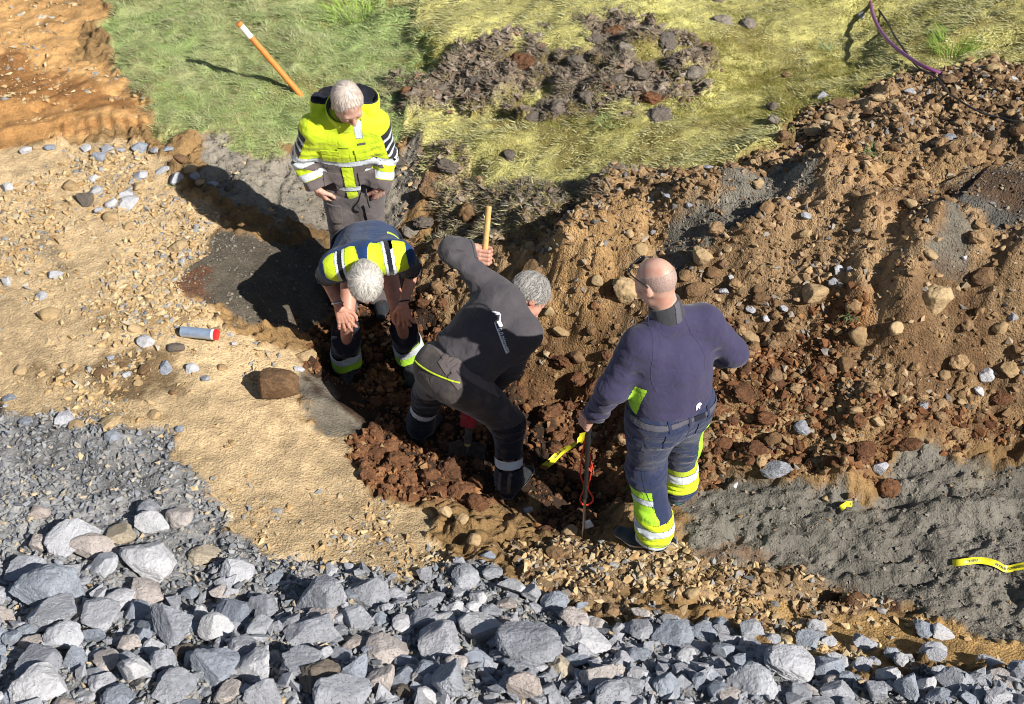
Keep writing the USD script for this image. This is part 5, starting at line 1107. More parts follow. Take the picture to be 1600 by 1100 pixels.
    tl, tr_ = (lambda p: t_of(p, kL, aL)), (lambda p: t_of(p, kR, aR))
    L_ = lambda f: (lambda p: np.minimum(f(p), (.11 - dl(p)) * 2)); R_ = lambda f: (lambda p: np.minimum(f(p), (.11 - dr(p)) * 2))
    rng_ = lambda tt, a, b: (lambda p: np.minimum(tt(p) - a, b - tt(p)) * .35)
    cuts = []
    for side, tt, a in ((L_, tl, .36), (R_, tr_, .50)):
        cuts += [("reflective_band", M["silver"], side(rng_(tt, a + .025, a + .155)), .002), ("hi_vis_piping", M["hivis2"], side(rng_(tt, a, a + .18)), .001)]
    for o_ in (-.025, .030):
        cuts.append(("grey_strip", M["greytrouser"], R_(lambda p, o_=o_: np.minimum(np.minimum(tr_(p) - .70, 1.05 - tr_(p)) * .3, .011 - np.abs((p - aR) @ V3(.92, -.38, 0) - o_) - 9 * ((p - aR) @ V3(-.3, -.95, 0) < 0))), .001))
    seat = lambda p: np.minimum(np.minimum(p[:, 2] - .245 - .12 * ((p - hip) @ -W), (-(p - hip) @ F) + .085), 9)
    cuts += [("lower_leg", M["navydark"], L_(lambda p: (.10 - p[:, 2])), 0), ("lower_leg", M["navydark"], R_(lambda p: (.17 - p[:, 2])), 0)]
    cuts.append(("waistband", M["greyjacket"], lambda p: np.minimum((p - hip) @ spine - .062, .05 - (p - hip) @ F), .001))
    tr = panels("trousers", tm, M["digger_trousers"], cuts, t)
    _tm = trimesh.Trimesh(*tm, process=False); _d = ray(np.array([648, 656, 668, 682, 697, 709, 719]), np.array([563, 571, 579, 586, 592, 596, 598])); _d /= np.linalg.norm(_d, axis=1, keepdims=True)
    arc, _i, _ = _tm.ray.intersects_location(np.tile(EYE, (len(_d), 1)), _d, multiple_hits=False); arc = arc[np.argsort(_i)] - _d[np.sort(_i)] * .003
    if len(arc) > 3: obj("hi_vis_piping", tube(spline(arc, 40), .0050, 6), M["hivis"], tr, smooth=True)
    for o_ in (.055, -.035, .0):
        decal("belt_loop", tm, flat_poly([(-.011, -.028), (.011, -.028), (.011, .028), (-.011, .028)], .004), hip + W * o_ + spine * .075 + back * .08, -W, back, M["greyjacket"], tr, .003)
    for o_ in (.02, -.085):
        decal("back_pocket", tm, flat_poly([(-.045, -.03), (.045, -.03), (.045, .022), (-.045, .022)], .003), hip + W * o_ + spine * .045 + back * .08, -W, back, M["greyjacket"], tr, .002)
    wb = lambda p: p
    seam(tm, [hip - F * .2 + V3(0, 0, -.01), hip - F * .2 + V3(0, 0, -.06), hip - F * .2 + V3(0, 0, -.11)], -F, tr, M["blackcloth"])
    shoe(t, V3(-.575, 5.395, -.345), V3(.50, .86), M["shoe_black"], M["sole_dark"], s=1.02)
    shoe(t, V3(-.048, 4.945, -.325), V3(.56, .83), M["shoe_black"], M["sole_white"], s=1.02, tilt=.06)
    hair(t, head, M["hair_grey"], 9, .016, lambda q: np.minimum(q[:, 2] + .020 - .55 * np.maximum(q[:, 1], 0) + .5 * np.maximum(-q[:, 1] - .02, 0), .055 + .7 * (q[:, 2] - .03) - q[:, 1]), wisps=420, length=.042, messy=1.1)
    return t, top, low, sh

# ================================================================= the man bent over with his hands on his knees
def man_hands_on_knees():
    t = person("white-haired man in a navy and hi-vis T-shirt bent over, hands on his knees", None)
    aA, aB = V3(-1.03, 6.06, -.27), V3(-.645, 6.15, -.27)
    kA, kB = V3(-.985, 5.95, .165), V3(-.668, 5.95, .19)
    hA, hB = V3(-.955, 6.25, .50), V3(-.775, 6.26, .51)
    sA, sB = V3(-1.00, 5.84, .655), V3(-.635, 5.87, .705)
    eA, eB = V3(-1.085, 5.99, .465), V3(-.575, 6.00, .50)
    wA, wB = V3(-1.00, 5.865, .325), V3(-.635, 5.868, .345)
    nk, hc = V3(-.822, 5.82, .715), V3(-.812, 5.685, .655)
    hip = (hA + hB) / 2; spine = unit(nk - hip); W = unit(sB - sA); back = unit(np.cross(W, spine)); back = back if back[2] > 0 else -back
    head = {"c": hc, "neck": nk}; head["f"] = head_field(hc, unit(V3(.02, -.42, -.90)), unit(V3(.06, -.86, .40)), 1.02); head["s"] = 1.02
    ha = hand_bones(wA, V3(.22, -.16, -.90), V3(.12, -.9, .25), 1, 1.02, (.14, .22, .15), .26, .2)
    hb = hand_bones(wB, V3(.10, -.14, -.92), V3(-.05, -.92, .25), -1, 1.02, (.16, .25, .2), .26, .2)
    core = [(hip, nk, .08, .045), (sA, eA, .042, .038), (eA, wA, .040, .027), (sB, eB, .042, .038), (eB, wB, .040, .027), (hA, kA, .06, .045), (kA, aA, .04, .03), (hB, kB, .06, .045), (kB, aB, .04, .03)]
    body(t, core, head, [ha, hb], M["skin2"])
    obj("bracelet", tube([wB + (eB - wB) * .14 + .031 * (np.cos(a) * W + np.sin(a) * unit(np.cross(eB - wB, W))) for a in np.linspace(0, 2 * math.pi, 24)], .0045, 6, False), M["black_plastic"], t, smooth=True)
    wt = obj("wristwatch", tube([wA + (eA - wA) * .18 + .032 * (np.cos(a) * W + np.sin(a) * unit(np.cross(eA - wA, W))) for a in np.linspace(0, 2 * math.pi, 24)], .0055, 6, False), M["silver_metal"], t, smooth=True)
    # T-shirt
    bs = [(hip + W * .07 + spine * .03, sB - W * .065, .126, .098), (hip - W * .07 + spine * .03, sA + W * .065, .126, .098), (hip, nk - spine * .05, .14, .112), (sA, nk, .070, .062), (sB, nk, .070, .062), (sA, sA + (eA - sA) * .95, .070, .066), (sB, sB + (eB - sB) * .95, .070, .066)]
    def fold(p):
        q = (p - hip) @ spine
        return folds(p, .004, 5, 51, (1, 1, 1)) + .006 * np.exp(-(np.linalg.norm(p - nk, axis=1) / .14) ** 2) * np.sin(((p - nk) @ W) * 60) - .006 * np.exp(-(axis_d(p, hip + back * .14, nk + back * .11) / .03) ** 2)
    armA, armB = (lambda p: axis_d(p, sA, eA)), (lambda p: axis_d(p, sB, eB))
    cut = lambda p: np.maximum.reduce([-.10 - (p - hip) @ spine, np.where(armA(p) < .11, t_of(p, sA, eA) - .84, -1), np.where(armB(p) < .11, t_of(p, sB, eB) - .84, -1)])
    mesh = garment(bs, .05, fold, cut)
    u = lambda p: (p - nk) @ W
    yoke = lambda p: np.minimum.reduce([.050 - np.abs((p - nk) @ spine - .066 + .12 * np.abs(u(p))), np.abs(u(p)) - .062 + .30 * ((p - nk) @ spine + .05), .235 - np.abs(u(p)), (p - nk) @ back + .16])
    band_o = lambda p: np.minimum(.030 - np.abs(np.abs(u(p)) - .130 - .15 * ((p - nk) @ spine)), yoke(p))
    band_i = lambda p: np.minimum(.0125 - np.abs(np.abs(u(p)) - .130 - .15 * ((p - nk) @ spine)), yoke(p))
    patch = lambda p: np.minimum(.028 - np.abs((p - nk) @ spine + .20), np.minimum(u(p) - .125, .20 - u(p)))
    slv = lambda a, b, d: (lambda p: np.minimum(np.minimum(t_of(p, a, b) - .70, .735 - t_of(p, a, b)) * .28, .11 - d(p)))
    pan = panels("t_shirt", mesh, M["navytee"], [("dark_stripe", M["navydark"], band_i, .0015), ("reflective_band", M["silver"], band_o, .001), ("hi_vis_panel", M["hivis"], yoke, 0), ("hi_vis_panel", M["hivis"], patch, 0),
        ("sleeve_piping", M["silver"], slv(sA, eA, armA), .001), ("sleeve_piping", M["silver"], slv(sB, eB, armB), .001),
        ("dark_sleeve", M["navydark"], lambda p: np.minimum(t_of(p, sA, eA) - .25, .105 - armA(p)) * .5, 0), ("dark_sleeve", M["navydark"], lambda p: np.minimum(t_of(p, sB, eB) - .25, .105 - armB(p)) * .5, 0)], t)
    for i in range(3):
        c = sB + (eB - sB) * (.52 + .07 * i) + W * .08
        b = trimesh.creation.icosphere(1, .006); b.vertices = lay(mesh, np.array([c]), unit(V3(.5, -.6, .6)), .001)[0] + b.vertices * .7
        obj("white_print", b, M["white_print"], pan, smooth=True)
    obj("collar", garment([(nk - unit(hc - nk) * .01, nk + (hc - nk) * .16, .076, .070)], .01, None, lambda p: np.maximum((p - nk - (hc - nk) * .20) @ unit(hc - nk), -(p - nk + (hc - nk) * .12) @ unit(hc - nk)), 0, .006), M["navytee"], t, smooth=True)
    # trousers: dark below, grey thighs, hi-vis bands on the shins
    tb = [(hA - back * .01, hB - back * .01, .118, .118), (hA - back * .01, kA, .105, .090), (kA, aA + V3(0, 0, .05), .086, .076), (hB - back * .01, kB, .105, .090), (kB, aB + V3(0, 0, .05), .086, .076), (aA + V3(0, 0, .10), aA + V3(0, -.005, .0), .078, .084), (aB + V3(0, 0, .10), aB + V3(0, -.005, .0), .078, .084)]
    def tf(p):
        d = folds(p, .006, 6, 61, (1, 1, 1.4))
        for k, s in ((kA, 1), (kB, 2)):
            m = np.exp(-(np.linalg.norm(p - k + V3(0, 0, .1), axis=1) / .13) ** 2); d = d + m * crease(p, .011, s)
        return d
    tm = garment(tb, .045, tf, lambda p: np.maximum((p - hip) @ spine - .02, -.29 - p[:, 2]))
    dA, dB = (lambda p: axis_d(p, kA, aA)), (lambda p: axis_d(p, kB, aB))
    tA, tB = (lambda p: t_of(p, kA, aA)), (lambda p: t_of(p, kB, aB))
    cuts = []
    for tt, dd, a0, s0 in ((tA, dA, aA, 0), (tB, dB, aB, 3)):
        wav = lambda p, a0=a0: .06 * np.sin((p[:, 0] - a0[0]) * 34)
        rg = lambda p, lo, hi, tt=tt, dd=dd, wav=wav: np.minimum(np.minimum(tt(p) + wav(p) - lo, hi - tt(p) - .6 * wav(p)) * .4, (.125 - dd(p)) * 2)
        cuts += [("reflective_band", M["silver"], lambda p, rg=rg: rg(p, .655, .80), .002), ("hi_vis_band", M["hivis2"], lambda p, rg=rg: rg(p, .62, .93), .001)]
    cuts.append(("thigh_panel", M["greytrouser"], lambda p: np.minimum(np.minimum(np.maximum(.098 - axis_d(p, hA * .7 + kA * .3, kA), .098 - axis_d(p, hB * .7 + kB * .3, kB)) * 2, p[:, 2] - .14), 9), 0))
    panels("trousers", tm, M["navydark"], cuts, t)
    shoe(t, V3(-1.02, 6.12, -.365), V3(-.06, -1), M["shoe_black"], M["sole_dark"], "shoe", 1.05)
    shoe(t, V3(-.65, 6.21, -.365), V3(.10, -1), M["shoe_black"], M["sole_dark"], "shoe", 1.05)
    hair(t, head, M["hair_white"], 15, .017, lambda q: np.minimum(q[:, 2] + .030 - .75 * np.maximum(q[:, 1] - .0, 0) + .5 * np.maximum(-q[:, 1], 0), .070 + .6 * (q[:, 2] - .03) - q[:, 1]), wisps=480, length=.052, messy=1.0)
    return t

# ================================================================= the man in the yellow jacket
def man_yellow_jacket():
    t = person("grey-haired man in a yellow hi-vis jacket standing with his hands in his pockets", None)
    aR, aL = V3(-1.065, 6.63, -.13), V3(-.875, 6.63, -.13)
    kR, kL = V3(-1.035, 6.575, .27), V3(-.885, 6.575, .27)
    hR, hL = V3(-1.04, 6.56, .745), V3(-.88, 6.56, .745)
    sR, sL = V3(-1.125, 6.41, 1.215), V3(-.785, 6.42, 1.235)
    eR, eL = V3(-1.215, 6.455, .975), V3(-.745, 6.47, .985)
    wR, wL = V3(-1.145, 6.40, .80), V3(-.785, 6.41, .80)
    nk, hc = V3(-.945, 6.385, 1.30), V3(-.908, 6.29, 1.435)
    hip = (hR + hL) / 2; chest = (sR + sL) / 2; spine = unit(nk - hip); W = unit(sL - sR); F = unit(np.cross(spine, W)); F = F if F[1] < 0 else -F
    head = {"c": hc, "neck": nk}; head["f"] = head_field(hc, unit(V3(.36, -.62, -.72)), unit(V3(.12, -.50, .80)), 1.0); head["s"] = 1.0
    h1 = hand_bones(wR, V3(.16, .42, -.90), V3(-.45, -.8, .15), 1, 1.0, (.3, .4, .3), .14, .3)
    h2 = hand_bones(wL, V3(-.14, .42, -.90), V3(.45, -.8, .1), -1, 1.0, (.3, .4, .3), .14, .3)
    core = [(hip, nk, .08, .05), (sR, eR, .042, .036), (eR, wR, .036, .027), (sL, eL, .042, .036), (eL, wL, .036, .027), (hR, kR, .06, .045), (kR, aR, .04, .03), (hL, kL, .06, .045), (kL, aL, .04, .03)]
    body(t, core, head, [h1, h2], M["skin"])
    # jacket
    bs = [(hip + W * .06 + V3(0, 0, .06), sL - W * .065 - spine * .04, .125, .098), (hip - W * .06 + V3(0, 0, .06), sR + W * .065 - spine * .04, .125, .098), (hip + V3(0, 0, .05), chest - spine * .06, .14, .12), (sL - spine * .01, nk, .070, .066), (sR - spine * .01, nk, .070, .066), (sR, eR, .074, .064), (eR, wR + (eR - wR) * .08, .064, .054), (sL, eL, .074, .064), (eL, wL + (eL - wL) * .08, .064, .054)]
    def fold(p):
        d = folds(p, .006, 5, 71, (1, 1, 1.2))
        z = (p - hip) @ spine
        d = d + .006 * np.exp(-((z - .16) / .06) ** 2) * crease(p, 1, 8, (8, 8, 26))
        for a, b in ((sR, eR), (eR, wR), (sL, eL), (eL, wL)):
            u = t_of(p, a, b); m = np.exp(-((axis_d(p, a, b) - .07) / .04) ** 2) * ((u > -.1) & (u < 1.1)); d = d + m * crease(p, .007, 4, (14, 14, 20))
        return d
    arm = lambda p: np.minimum.reduce([axis_d(p, eR, wR), axis_d(p, eL, wL), axis_d(p, sR, eR), axis_d(p, sL, eL)])
    zb = lambda p: (p - hip) @ spine
    cut = lambda p: np.maximum.reduce([np.where(np.minimum(axis_d(p, eR, wR), axis_d(p, eL, wL)) < .095, -1, .0 - zb(p)), np.where(axis_d(p, eR, wR) < .11, t_of(p, eR, wR) - .93, -1), np.where(axis_d(p, eL, wL) < .11, t_of(p, eL, wL) - .93, -1), .058 - axis_d(p, nk, nk + (hc - nk) * 2)])
    mesh = garment(bs, .04, fold, cut)
    torso = lambda p: arm(p) - .078
    u = lambda p: (p - hip) @ W
    fr = lambda p: ((p - hip) @ F) - .02
    rg = lambda a, b: (lambda p: np.minimum(np.minimum(zb(p) - a, b - zb(p)), torso(p)))
    sl = lambda a, b, lo, hi: (lambda p: np.minimum(np.minimum(t_of(p, a, b) - lo, hi - t_of(p, a, b)) * .26, .115 - axis_d(p, a, b)))
    cuts = [("reflective_band", M["silver"], rg(.085, .125), .0015), ("reflective_band", M["silver"], lambda p: rg(.285, .325)(p), .0015)]
    placket = lambda p: np.minimum.reduce([.032 - np.abs(u(p) - .012), fr(p), .44 - zb(p), torso(p)])
    cuts += [("placket", M["hivis"], placket, .006)]
    for a, b in ((eR, wR), (eL, wL)):
        cuts += [("cuff", M["greyjacket"], sl(a, b, .62, 1.2), .001), ("reflective_band", M["silver"], sl(a, b, .37, .60), .0015), ("reflective_band", M["silver"], sl(a, b, -.05, .17), .0015)]
    outR, outL = unit(V3(-.93, -.2, .35)), unit(V3(.93, -.2, .35))
    for s_, e_, o_ in ((sR, eR, outR), (sL, eL, outL)):
        for k in range(3):
            c0 = .22 + .21 * k
            cuts.append(("sleeve_stripe", M["silver"], lambda p, s_=s_, e_=e_, o_=o_, c0=c0: np.minimum.reduce([(.045 - np.abs(t_of(p, s_, e_) - c0 - 1.6 * ((p - s_) @ F))) * .25, .12 - axis_d(p, s_, e_), ((p - (s_ + (e_ - s_) * np.clip(t_of(p, s_, e_), 0, 1)[:, None])) @ o_) - .045]), .002))
        cuts.append(("sleeve_panel", M["navydark"], lambda p, s_=s_, e_=e_, o_=o_: np.minimum.reduce([np.minimum(t_of(p, s_, e_) - .05 - .9 * ((p - s_) @ F), .86 - t_of(p, s_, e_) + 1.2 * ((p - s_) @ F)) * .25, .12 - axis_d(p, s_, e_), ((p - (s_ + (e_ - s_) * np.clip(t_of(p, s_, e_), 0, 1)[:, None])) @ o_) - .045]), .001))
    cuts += [("lower_panel", M["greyjacket"], lambda p: np.minimum(.285 - zb(p), torso(p)), 0)]
    shoulder_tape = lambda p: np.minimum.reduce([.022 - np.abs(u(p) - .115), (p - chest) @ spine + .005, ((p - chest) @ F) - .01, .10 - np.abs((p - chest) @ spine)])
    cuts += [("reflective_patch", M["silver"], shoulder_tape, .0015)]
    jk = panels("jacket", mesh, M["hivis"], cuts, t)
    e1 = W
    for o_, wd in ((-.095, .05), (.10, .05)):
        decal("chest_pocket", mesh, flat_poly([(-wd, -.045), (wd, -.045), (wd, .03), (-wd, .03)], .004), hip + spine * .375 + W * o_ + F * .1, e1, F, M["hivis"], jk, .003)
        decal("pocket_flap", mesh, flat_poly([(-wd - .004, -.012), (wd + .004, -.012), (wd + .004, .016), (-wd - .004, .016)], .004), hip + spine * .405 + W * o_ + F * .1, e1, F, M["hivis"], jk, .007)
        decal("lower_pocket", mesh, flat_poly([(-.05, -.06), (.05, -.06), (.05, .05), (-.05, .05)], .005), hip + spine * .18 + W * o_ * 1.05 + F * .1, e1, F, M["greyjacket"], jk, .003)
    decal("label_patch", mesh, flat_poly([(-.022, -.007), (.022, -.007), (.022, .007), (-.022, .007)], .002), hip + spine * .455 + W * .09 + F * .1, e1, F, M["greyjacket"], jk, .003)
    # open collar lined in grey, and the hood folded back
    d = unit(hc - nk)
    cm = surface(lambda p: np.maximum(np.maximum(np.abs(cone(p, nk - spine * .03, nk + spine * .075, .082, .096)) - .007, -((p - nk) @ spine) - .055), (p - nk) @ spine - .075 - .35 * ((p - nk) @ -F)) + 0 * p[:, 0], nk - .2, nk + .22, .0062)
    inner = lambda p: .0 - cone(p, nk - spine * .03, nk + spine * .075, .082, .096)
    panels("collar", cm, M["hivis"], [("lining", M["collar_grey"], inner, 0)], t)
    hd = [(nk - F * .12 + W * x_ + spine * z_, nk - F * .10 + W * x2 + spine * z2, .052, .052) for x_, z_, x2, z2 in ((-.13, .00, -.07, .045), (-.07, .045, .07, .045), (.07, .045, .13, .00))] + [(nk - F * .02 - W * .155 - spine * .01, nk - F * .12 - W * .13, .036, .05), (nk - F * .02 + W * .155 - spine * .01, nk - F * .12 + W * .13, .036, .05)]
    hm = surface(lambda p: np.maximum(bones(p, hd, .05) - folds(p, .006, 9, 81), .028 - bones(p, [(a + spine * .05, b + spine * .05, .03, .03) for a, b, _, _ in hd[:3]], .03)), *bounds(hd, .05), .007)
    panels("hood", hm, M["hivis"], [("lining", M["navydark"], lambda p: .036 - bones(p, [(a + spine * .045, b + spine * .045, .03, .03) for a, b, _, _ in hd[:3]], .03), 0)], t)
    obj("drawstring", tube(spline([nk + F * .13 + W * .09 - spine * .47, nk + F * .18 + W * .095 - spine * .52, nk + F * .185 + W * .105 - spine * .60], 12), .004, 6), M["black_plastic"], t, smooth=True)
    # trousers
    tb = [(hR, hL, .118, .118), (hR, kR, .108, .086), (kR, aR, .084, .078), (hL, kL, .108, .086), (kL, aL, .084, .078), (hip + V3(0, 0, .08), hip, .12, .12), (aR, aR + V3(0, 0, -.05), .08, .085), (aL, aL + V3(0, 0, -.05), .08, .085)]
    def tf(p):
        d = folds(p, .007, 5, 91, (1, 1, .8))
        for k, s in ((kR, 1), (kL, 2)):
            m = np.exp(-(np.linalg.norm(p - k, axis=1) / .15) ** 2); d = d + m * crease(p, .011, s)
        return d
    tm = garment(tb, .045, tf, lambda p: np.maximum(p[:, 2] - .83, -.17 - p[:, 2]))
    tr = panels("trousers", tm, M["greytrouser"], [], t)
    for o_ in (-.085, .085):
        decal("holster_pocket", tm, flat_poly([(-.045, -.075), (.045, -.075), (.045, .055), (-.045, .055)], .008), hip + W * o_ * 1.35 + V3(0, 0, -.10) + F * .1, W, F + W * o_ * 2, M["greytrouser"], tr, .006)
    decal("yellow_tab", tm, flat_poly([(-.006, -.02), (.006, -.02), (.006, .02), (-.006, .02)], .002), hip + W * .12 + V3(0, 0, -.21) + F * .1, W, F + W * .5, M["hivis"], tr, .004)
    shoe(t, V3(-1.06, 6.69, -.225), V3(-.15, -1), M["shoe_black"], M["sole_dark"], "shoe", 1.02)
    shoe(t, V3(-.87, 6.69, -.225), V3(.15, -1), M["shoe_black"], M["sole_dark"], "shoe", 1.02)
    hair(t, head, M["hair_pale"], 25, .008, lambda q: np.minimum(q[:, 2] + .020 + .5 * np.maximum(-q[:, 1], 0) - .4 * np.maximum(q[:, 1], 0), .045 + .3 * (q[:, 2] - .05) - q[:, 1]), wisps=260, length=.05, messy=.55)
    return t
M["digger_trousers"] = cloth("charcoal_trousers", C(74,68,68), .3, 900, .8, .2, .14, .25)
M["olive"] = cloth("olive_fleece", (.035, .055, .012), .3, 900, .9, .2)
M["collar_grey"] = cloth("dark_grey_collar", C(66,66,70), .25, 1000, .85, .2)
M["shoe_teal"] = cloth("teal_patch", C(64,120,122), .3, 600, .7, .1)
M["white_print"] = cloth("white_print", (.72, .74, .76), .05, 600, .7, 0, .03)
def plain(name, col, rough=.4, metal=0.0, spec=.5, coat=0.0, bump=0.0, mott=.08):
    return usdkit.material(stage, f"/World/Looks/{name}", {"g": ("geometry", {}), "n": ("noise_texture", {"scale": 35, "detail": 4}), "r": ("map_range", {"from_min": .3, "from_max": .7, "to_min": 1 - mott, "to_max": 1 + mott}), "c": ("combine_color", {}), "m": ("mix", {"mix_type": "multiply", "fac": 1.0, "color1": tuple(col)}),
        "b": ("bump", {"strength": bump, "distance": .003}), "p": ("principled_bsdf", {"roughness": rough, "metallic": metal, "specular_ior_level": spec, "coat_weight": coat})},
        [("g.position", "n.vector"), ("n.fac", "r.value"), ("r.result", "c.r"), ("r.result", "c.g"), ("r.result", "c.b"), ("c.color", "m.color2"), ("m.color", "p.base_color"), ("n.fac", "b.height"), ("b.normal", "p.normal")], surface="p.BSDF")
M["black_plastic"] = plain("black_plastic", (.015, .015, .016), .4)
M["dark_lens"] = plain("dark_lens", (.006, .006, .008), .08)
M["silver_metal"] = plain("silver_metal", (.62, .63, .65), .28, 1.0)

man_yellow_jacket()
man_hands_on_knees()
_, SH_TOP, SH_LOW, SH_DIR = man_digging()
_, PR_GRIP, PR_DIR = man_with_probe()
print("people ready")

# ------------------------------------------------------------------ tools and small things
def ground_z(x, y): return float(sample(HGT, x, y))
def wood(name, a, b):
    return usdkit.material(stage, f"/World/Looks/{name}", {"g": ("geometry", {}), "mp": ("mapping", {"scale": (60, 60, 4)}), "n": ("noise_texture", {"scale": 1.5, "detail": 4}), "ramp": ("rgb_ramp", {"ramp": [(.3, a), (.7, b)]}), "p": ("principled_bsdf", {"roughness": .55, "specular_ior_level": .3})},
        [("g.position", "mp.vector"), ("mp.vector", "n.vector"), ("n.fac", "ramp.fac"), ("ramp.color", "p.base_color")], surface="p.BSDF")
M["handle_wood"] = wood("shovel_wood", C(214,172,104), C(236,200,132))
M["steel"] = plain("worn_steel", (.10, .085, .07), .6, .3, mott=.4)
M["orange_paint"] = plain("orange_paint", (.62, .20, .04), .5, bump=.2, mott=.14)
M["white_paint"] = plain("white_paint", (.78, .76, .70), .5, mott=.1)
M["chrome"] = plain("bright_can", (.33, .41, .54), .22, .45, mott=.12, bump=.08, coat=.6)
M["red_plastic"] = plain("red_plastic", (.62, .02, .02), .4)
M["red_cord"] = plain("red_cord", (.62, .05, .02), .6)
M["white_plastic"] = plain("white_plastic", (.66, .67, .70), .4)
M["tape_yellow"] = plain("yellow_tape", (.66, .60, .02), .4, mott=.05)
M["tape_print"] = plain("tape_print", (.02, .03, .02), .6)
M["purple_hose"] = plain("purple_hose", (.20, .06, .17), .4, mott=.12)
M["black_cable"] = plain("black_cable", (.02, .019, .022), .5)

# shovel held by the digging man
sh = thing("shovel", "wooden-handled shovel gripped by the bent man in charcoal", "shovel")
foot = SH_LOW - SH_DIR * ((SH_LOW[2] - (ground_z(SH_LOW[0], SH_LOW[1]) - .14)) / SH_DIR[2])
obj("handle", tube([SH_TOP + SH_DIR * .004, SH_TOP, SH_TOP - SH_DIR * .6, foot + SH_DIR * .22], [.012, .0165, .0165, .018], 14), M["handle_wood"], sh, smooth=40)
bx_ = unit(np.cross(SH_DIR, V3(0, 1, 0))); bn = np.cross(SH_DIR, bx_)
u_, v_ = np.meshgrid(np.linspace(-1, 1, 13), np.linspace(0, 1, 15))
bw = .105 * np.where(v_ < .62, 1, np.sqrt(np.maximum(1 - ((v_ - .62) / .40) ** 2, .02)))
bp = foot + SH_DIR * .24 - SH_DIR * (v_ * .30)[..., None] + bx_ * (u_ * bw)[..., None] + bn * (.035 * u_ ** 2 - .02 * np.sin(v_ * 3) - .018)[..., None]
i_, j_ = np.mgrid[0:14, 0:12]; q_ = (i_ * 13 + j_).ravel()
bf = np.vstack([np.c_[q_, q_ + 1, q_ + 14], np.c_[q_, q_ + 14, q_ + 13]]); n0 = 13 * 15
obj("blade", (np.vstack([bp.reshape(-1, 3), bp.reshape(-1, 3) + bn * .0025]), np.vstack([bf, bf[:, ::-1] + n0])), M["steel"], sh, smooth=40)
obj("socket", tube([foot + SH_DIR * .36, foot + SH_DIR * .26, foot + SH_DIR * .16], [.021, .022, .006], 12), M["steel"], sh, smooth=40)

# the probe the standing man leans on
tip = hit(911, 838); pd = unit(PR_GRIP - tip); Lp = float(np.linalg.norm(PR_GRIP - tip))
pr_ = thing("probe", "black-handled probe with red cord and a small square plate, pushed into the trench edge", "probe")
obj("shaft", tube([tip - pd * .03, tip + pd * .02, tip + pd * Lp * .42], [.003, .0075, .0075], 10), M["silver_metal"], pr_, smooth=40)
obj("sleeve", tube([tip + pd * Lp * .34, tip + pd * Lp * .35, tip + pd * Lp * .62, tip + pd * Lp * .64, tip + pd * Lp * .80, tip + pd * Lp * .81, tip + pd * (Lp + .07), tip + pd * (Lp + .075)], [.008, .0105, .0105, .012, .012, .0155, .0155, .011], 14), M["black_plastic"], pr_, smooth=35)
sx = unit(np.cross(pd, V3(0, 1, 0))) * -1; sy = np.cross(sx, pd)
pl = trimesh.creation.box([.048, .006, .052]); pl.apply_transform(trimesh.transformations.rotation_matrix(math.radians(-24), [0, 1, 0])); pl.vertices = pl.vertices @ np.array([sx, sy, pd]) + tip + pd * Lp * .095 + sx * .022 - sy * .012
obj("plate", pl, M["white_plastic"], pr_)
def along(k, a, b): return tip + pd * Lp * k + sx * a - sy * b
obj("cord", tube(spline([along(.86, -.012, .018), along(.72, -.022, .02), along(.58, -.030, .02), along(.50, -.024, .022), along(.40, -.006, .022), along(.30, -.022, .022), along(.25, .0, .026), along(.27, .036, .026), along(.35, .032, .022), along(.40, .014, .022), along(.46, .018, .02), along(.56, .024, .018), along(.70, .012, .022), along(.84, .012, .02)], 90), .0046, 6), M["red_cord"], pr_, smooth=True)
obj("cord", tube(spline([along(.64, -.02, .012), along(.60, 0, .022), along(.56, .022, .012), along(.66, .020, -.005)], 16), .003, 6), M["red_cord"], pr_, smooth=True)

# orange marker stake in the turf
base = hit(468, 146); shp = hit(365, 121); d_ = ray(372, 35); d_ = d_ / np.linalg.norm(d_)
A_ = np.c_[d_, -SUN_DIR]; tt_ = np.linalg.lstsq(A_, shp - EYE, rcond=None)[0]; topk = EYE + d_ * tt_[0]
if topk[2] < base[2] + .3 or topk[2] > base[2] + 1.6: topk = at(372, 35, base[2] + .75)
ax_ = unit(topk - base); Ls = float(np.linalg.norm(topk - base))
st = thing("marker_stake", "leaning orange marker stake with a white band near its top, in the grass", "stake")
ring = lambda a, b, r0: tube([base + ax_ * (Ls * a), base + ax_ * (Ls * b)], r0, 12)
obj("pole", ring(-.08, .80, .0215), M["orange_paint"], st, smooth=40)
obj("white_band", ring(.80, .955, .0218), M["white_paint"], st, smooth=40)
obj("tip", tube([base + ax_ * Ls * .955, base + ax_ * Ls * .993, base + ax_ * Ls], [.0215, .0215, .015], 12), M["orange_paint"], st, smooth=40)

# spray can on the sand
ca, cb_ = hit(285, 524), hit(342, 537); cd = unit(cb_ - ca); cm_ = (ca + cb_) / 2; Lc = float(np.linalg.norm(cb_ - ca)) * 1.02
cz = max(ground_z(*ca[:2]), ground_z(*cb_[:2]), ground_z(*cm_[:2])) + .030
can = thing("spray_can", "silver spray can with a red and white end lying on the tan sand", "spray can")
c0 = np.array([ca[0], ca[1], cz]); cd = unit(np.array([cd[0], cd[1], .03]))
prof = lambda pts: tube([c0 + cd * (Lc * a) for a, _ in pts], np.array([r for _, r in pts]), 28)
obj("body", prof([(.06, .004), (.05, .018), (.012, .026), (0, .0295), (.006, .0325), (.03, .0330), (.055, .0312), (.09, .0322), (.80, .0322), (.84, .0318)]), M["chrome"], can, smooth=35)
obj("collar", prof([(.835, .0316), (.84, .0335), (.905, .0335), (.91, .031)]), M["white_plastic"], can, smooth=35)
obj("cap", prof([(.905, .0325), (.91, .0338), (.985, .0332), (1.0, .029), (.985, .012), (.97, .004)]), M["red_plastic"], can, smooth=35)

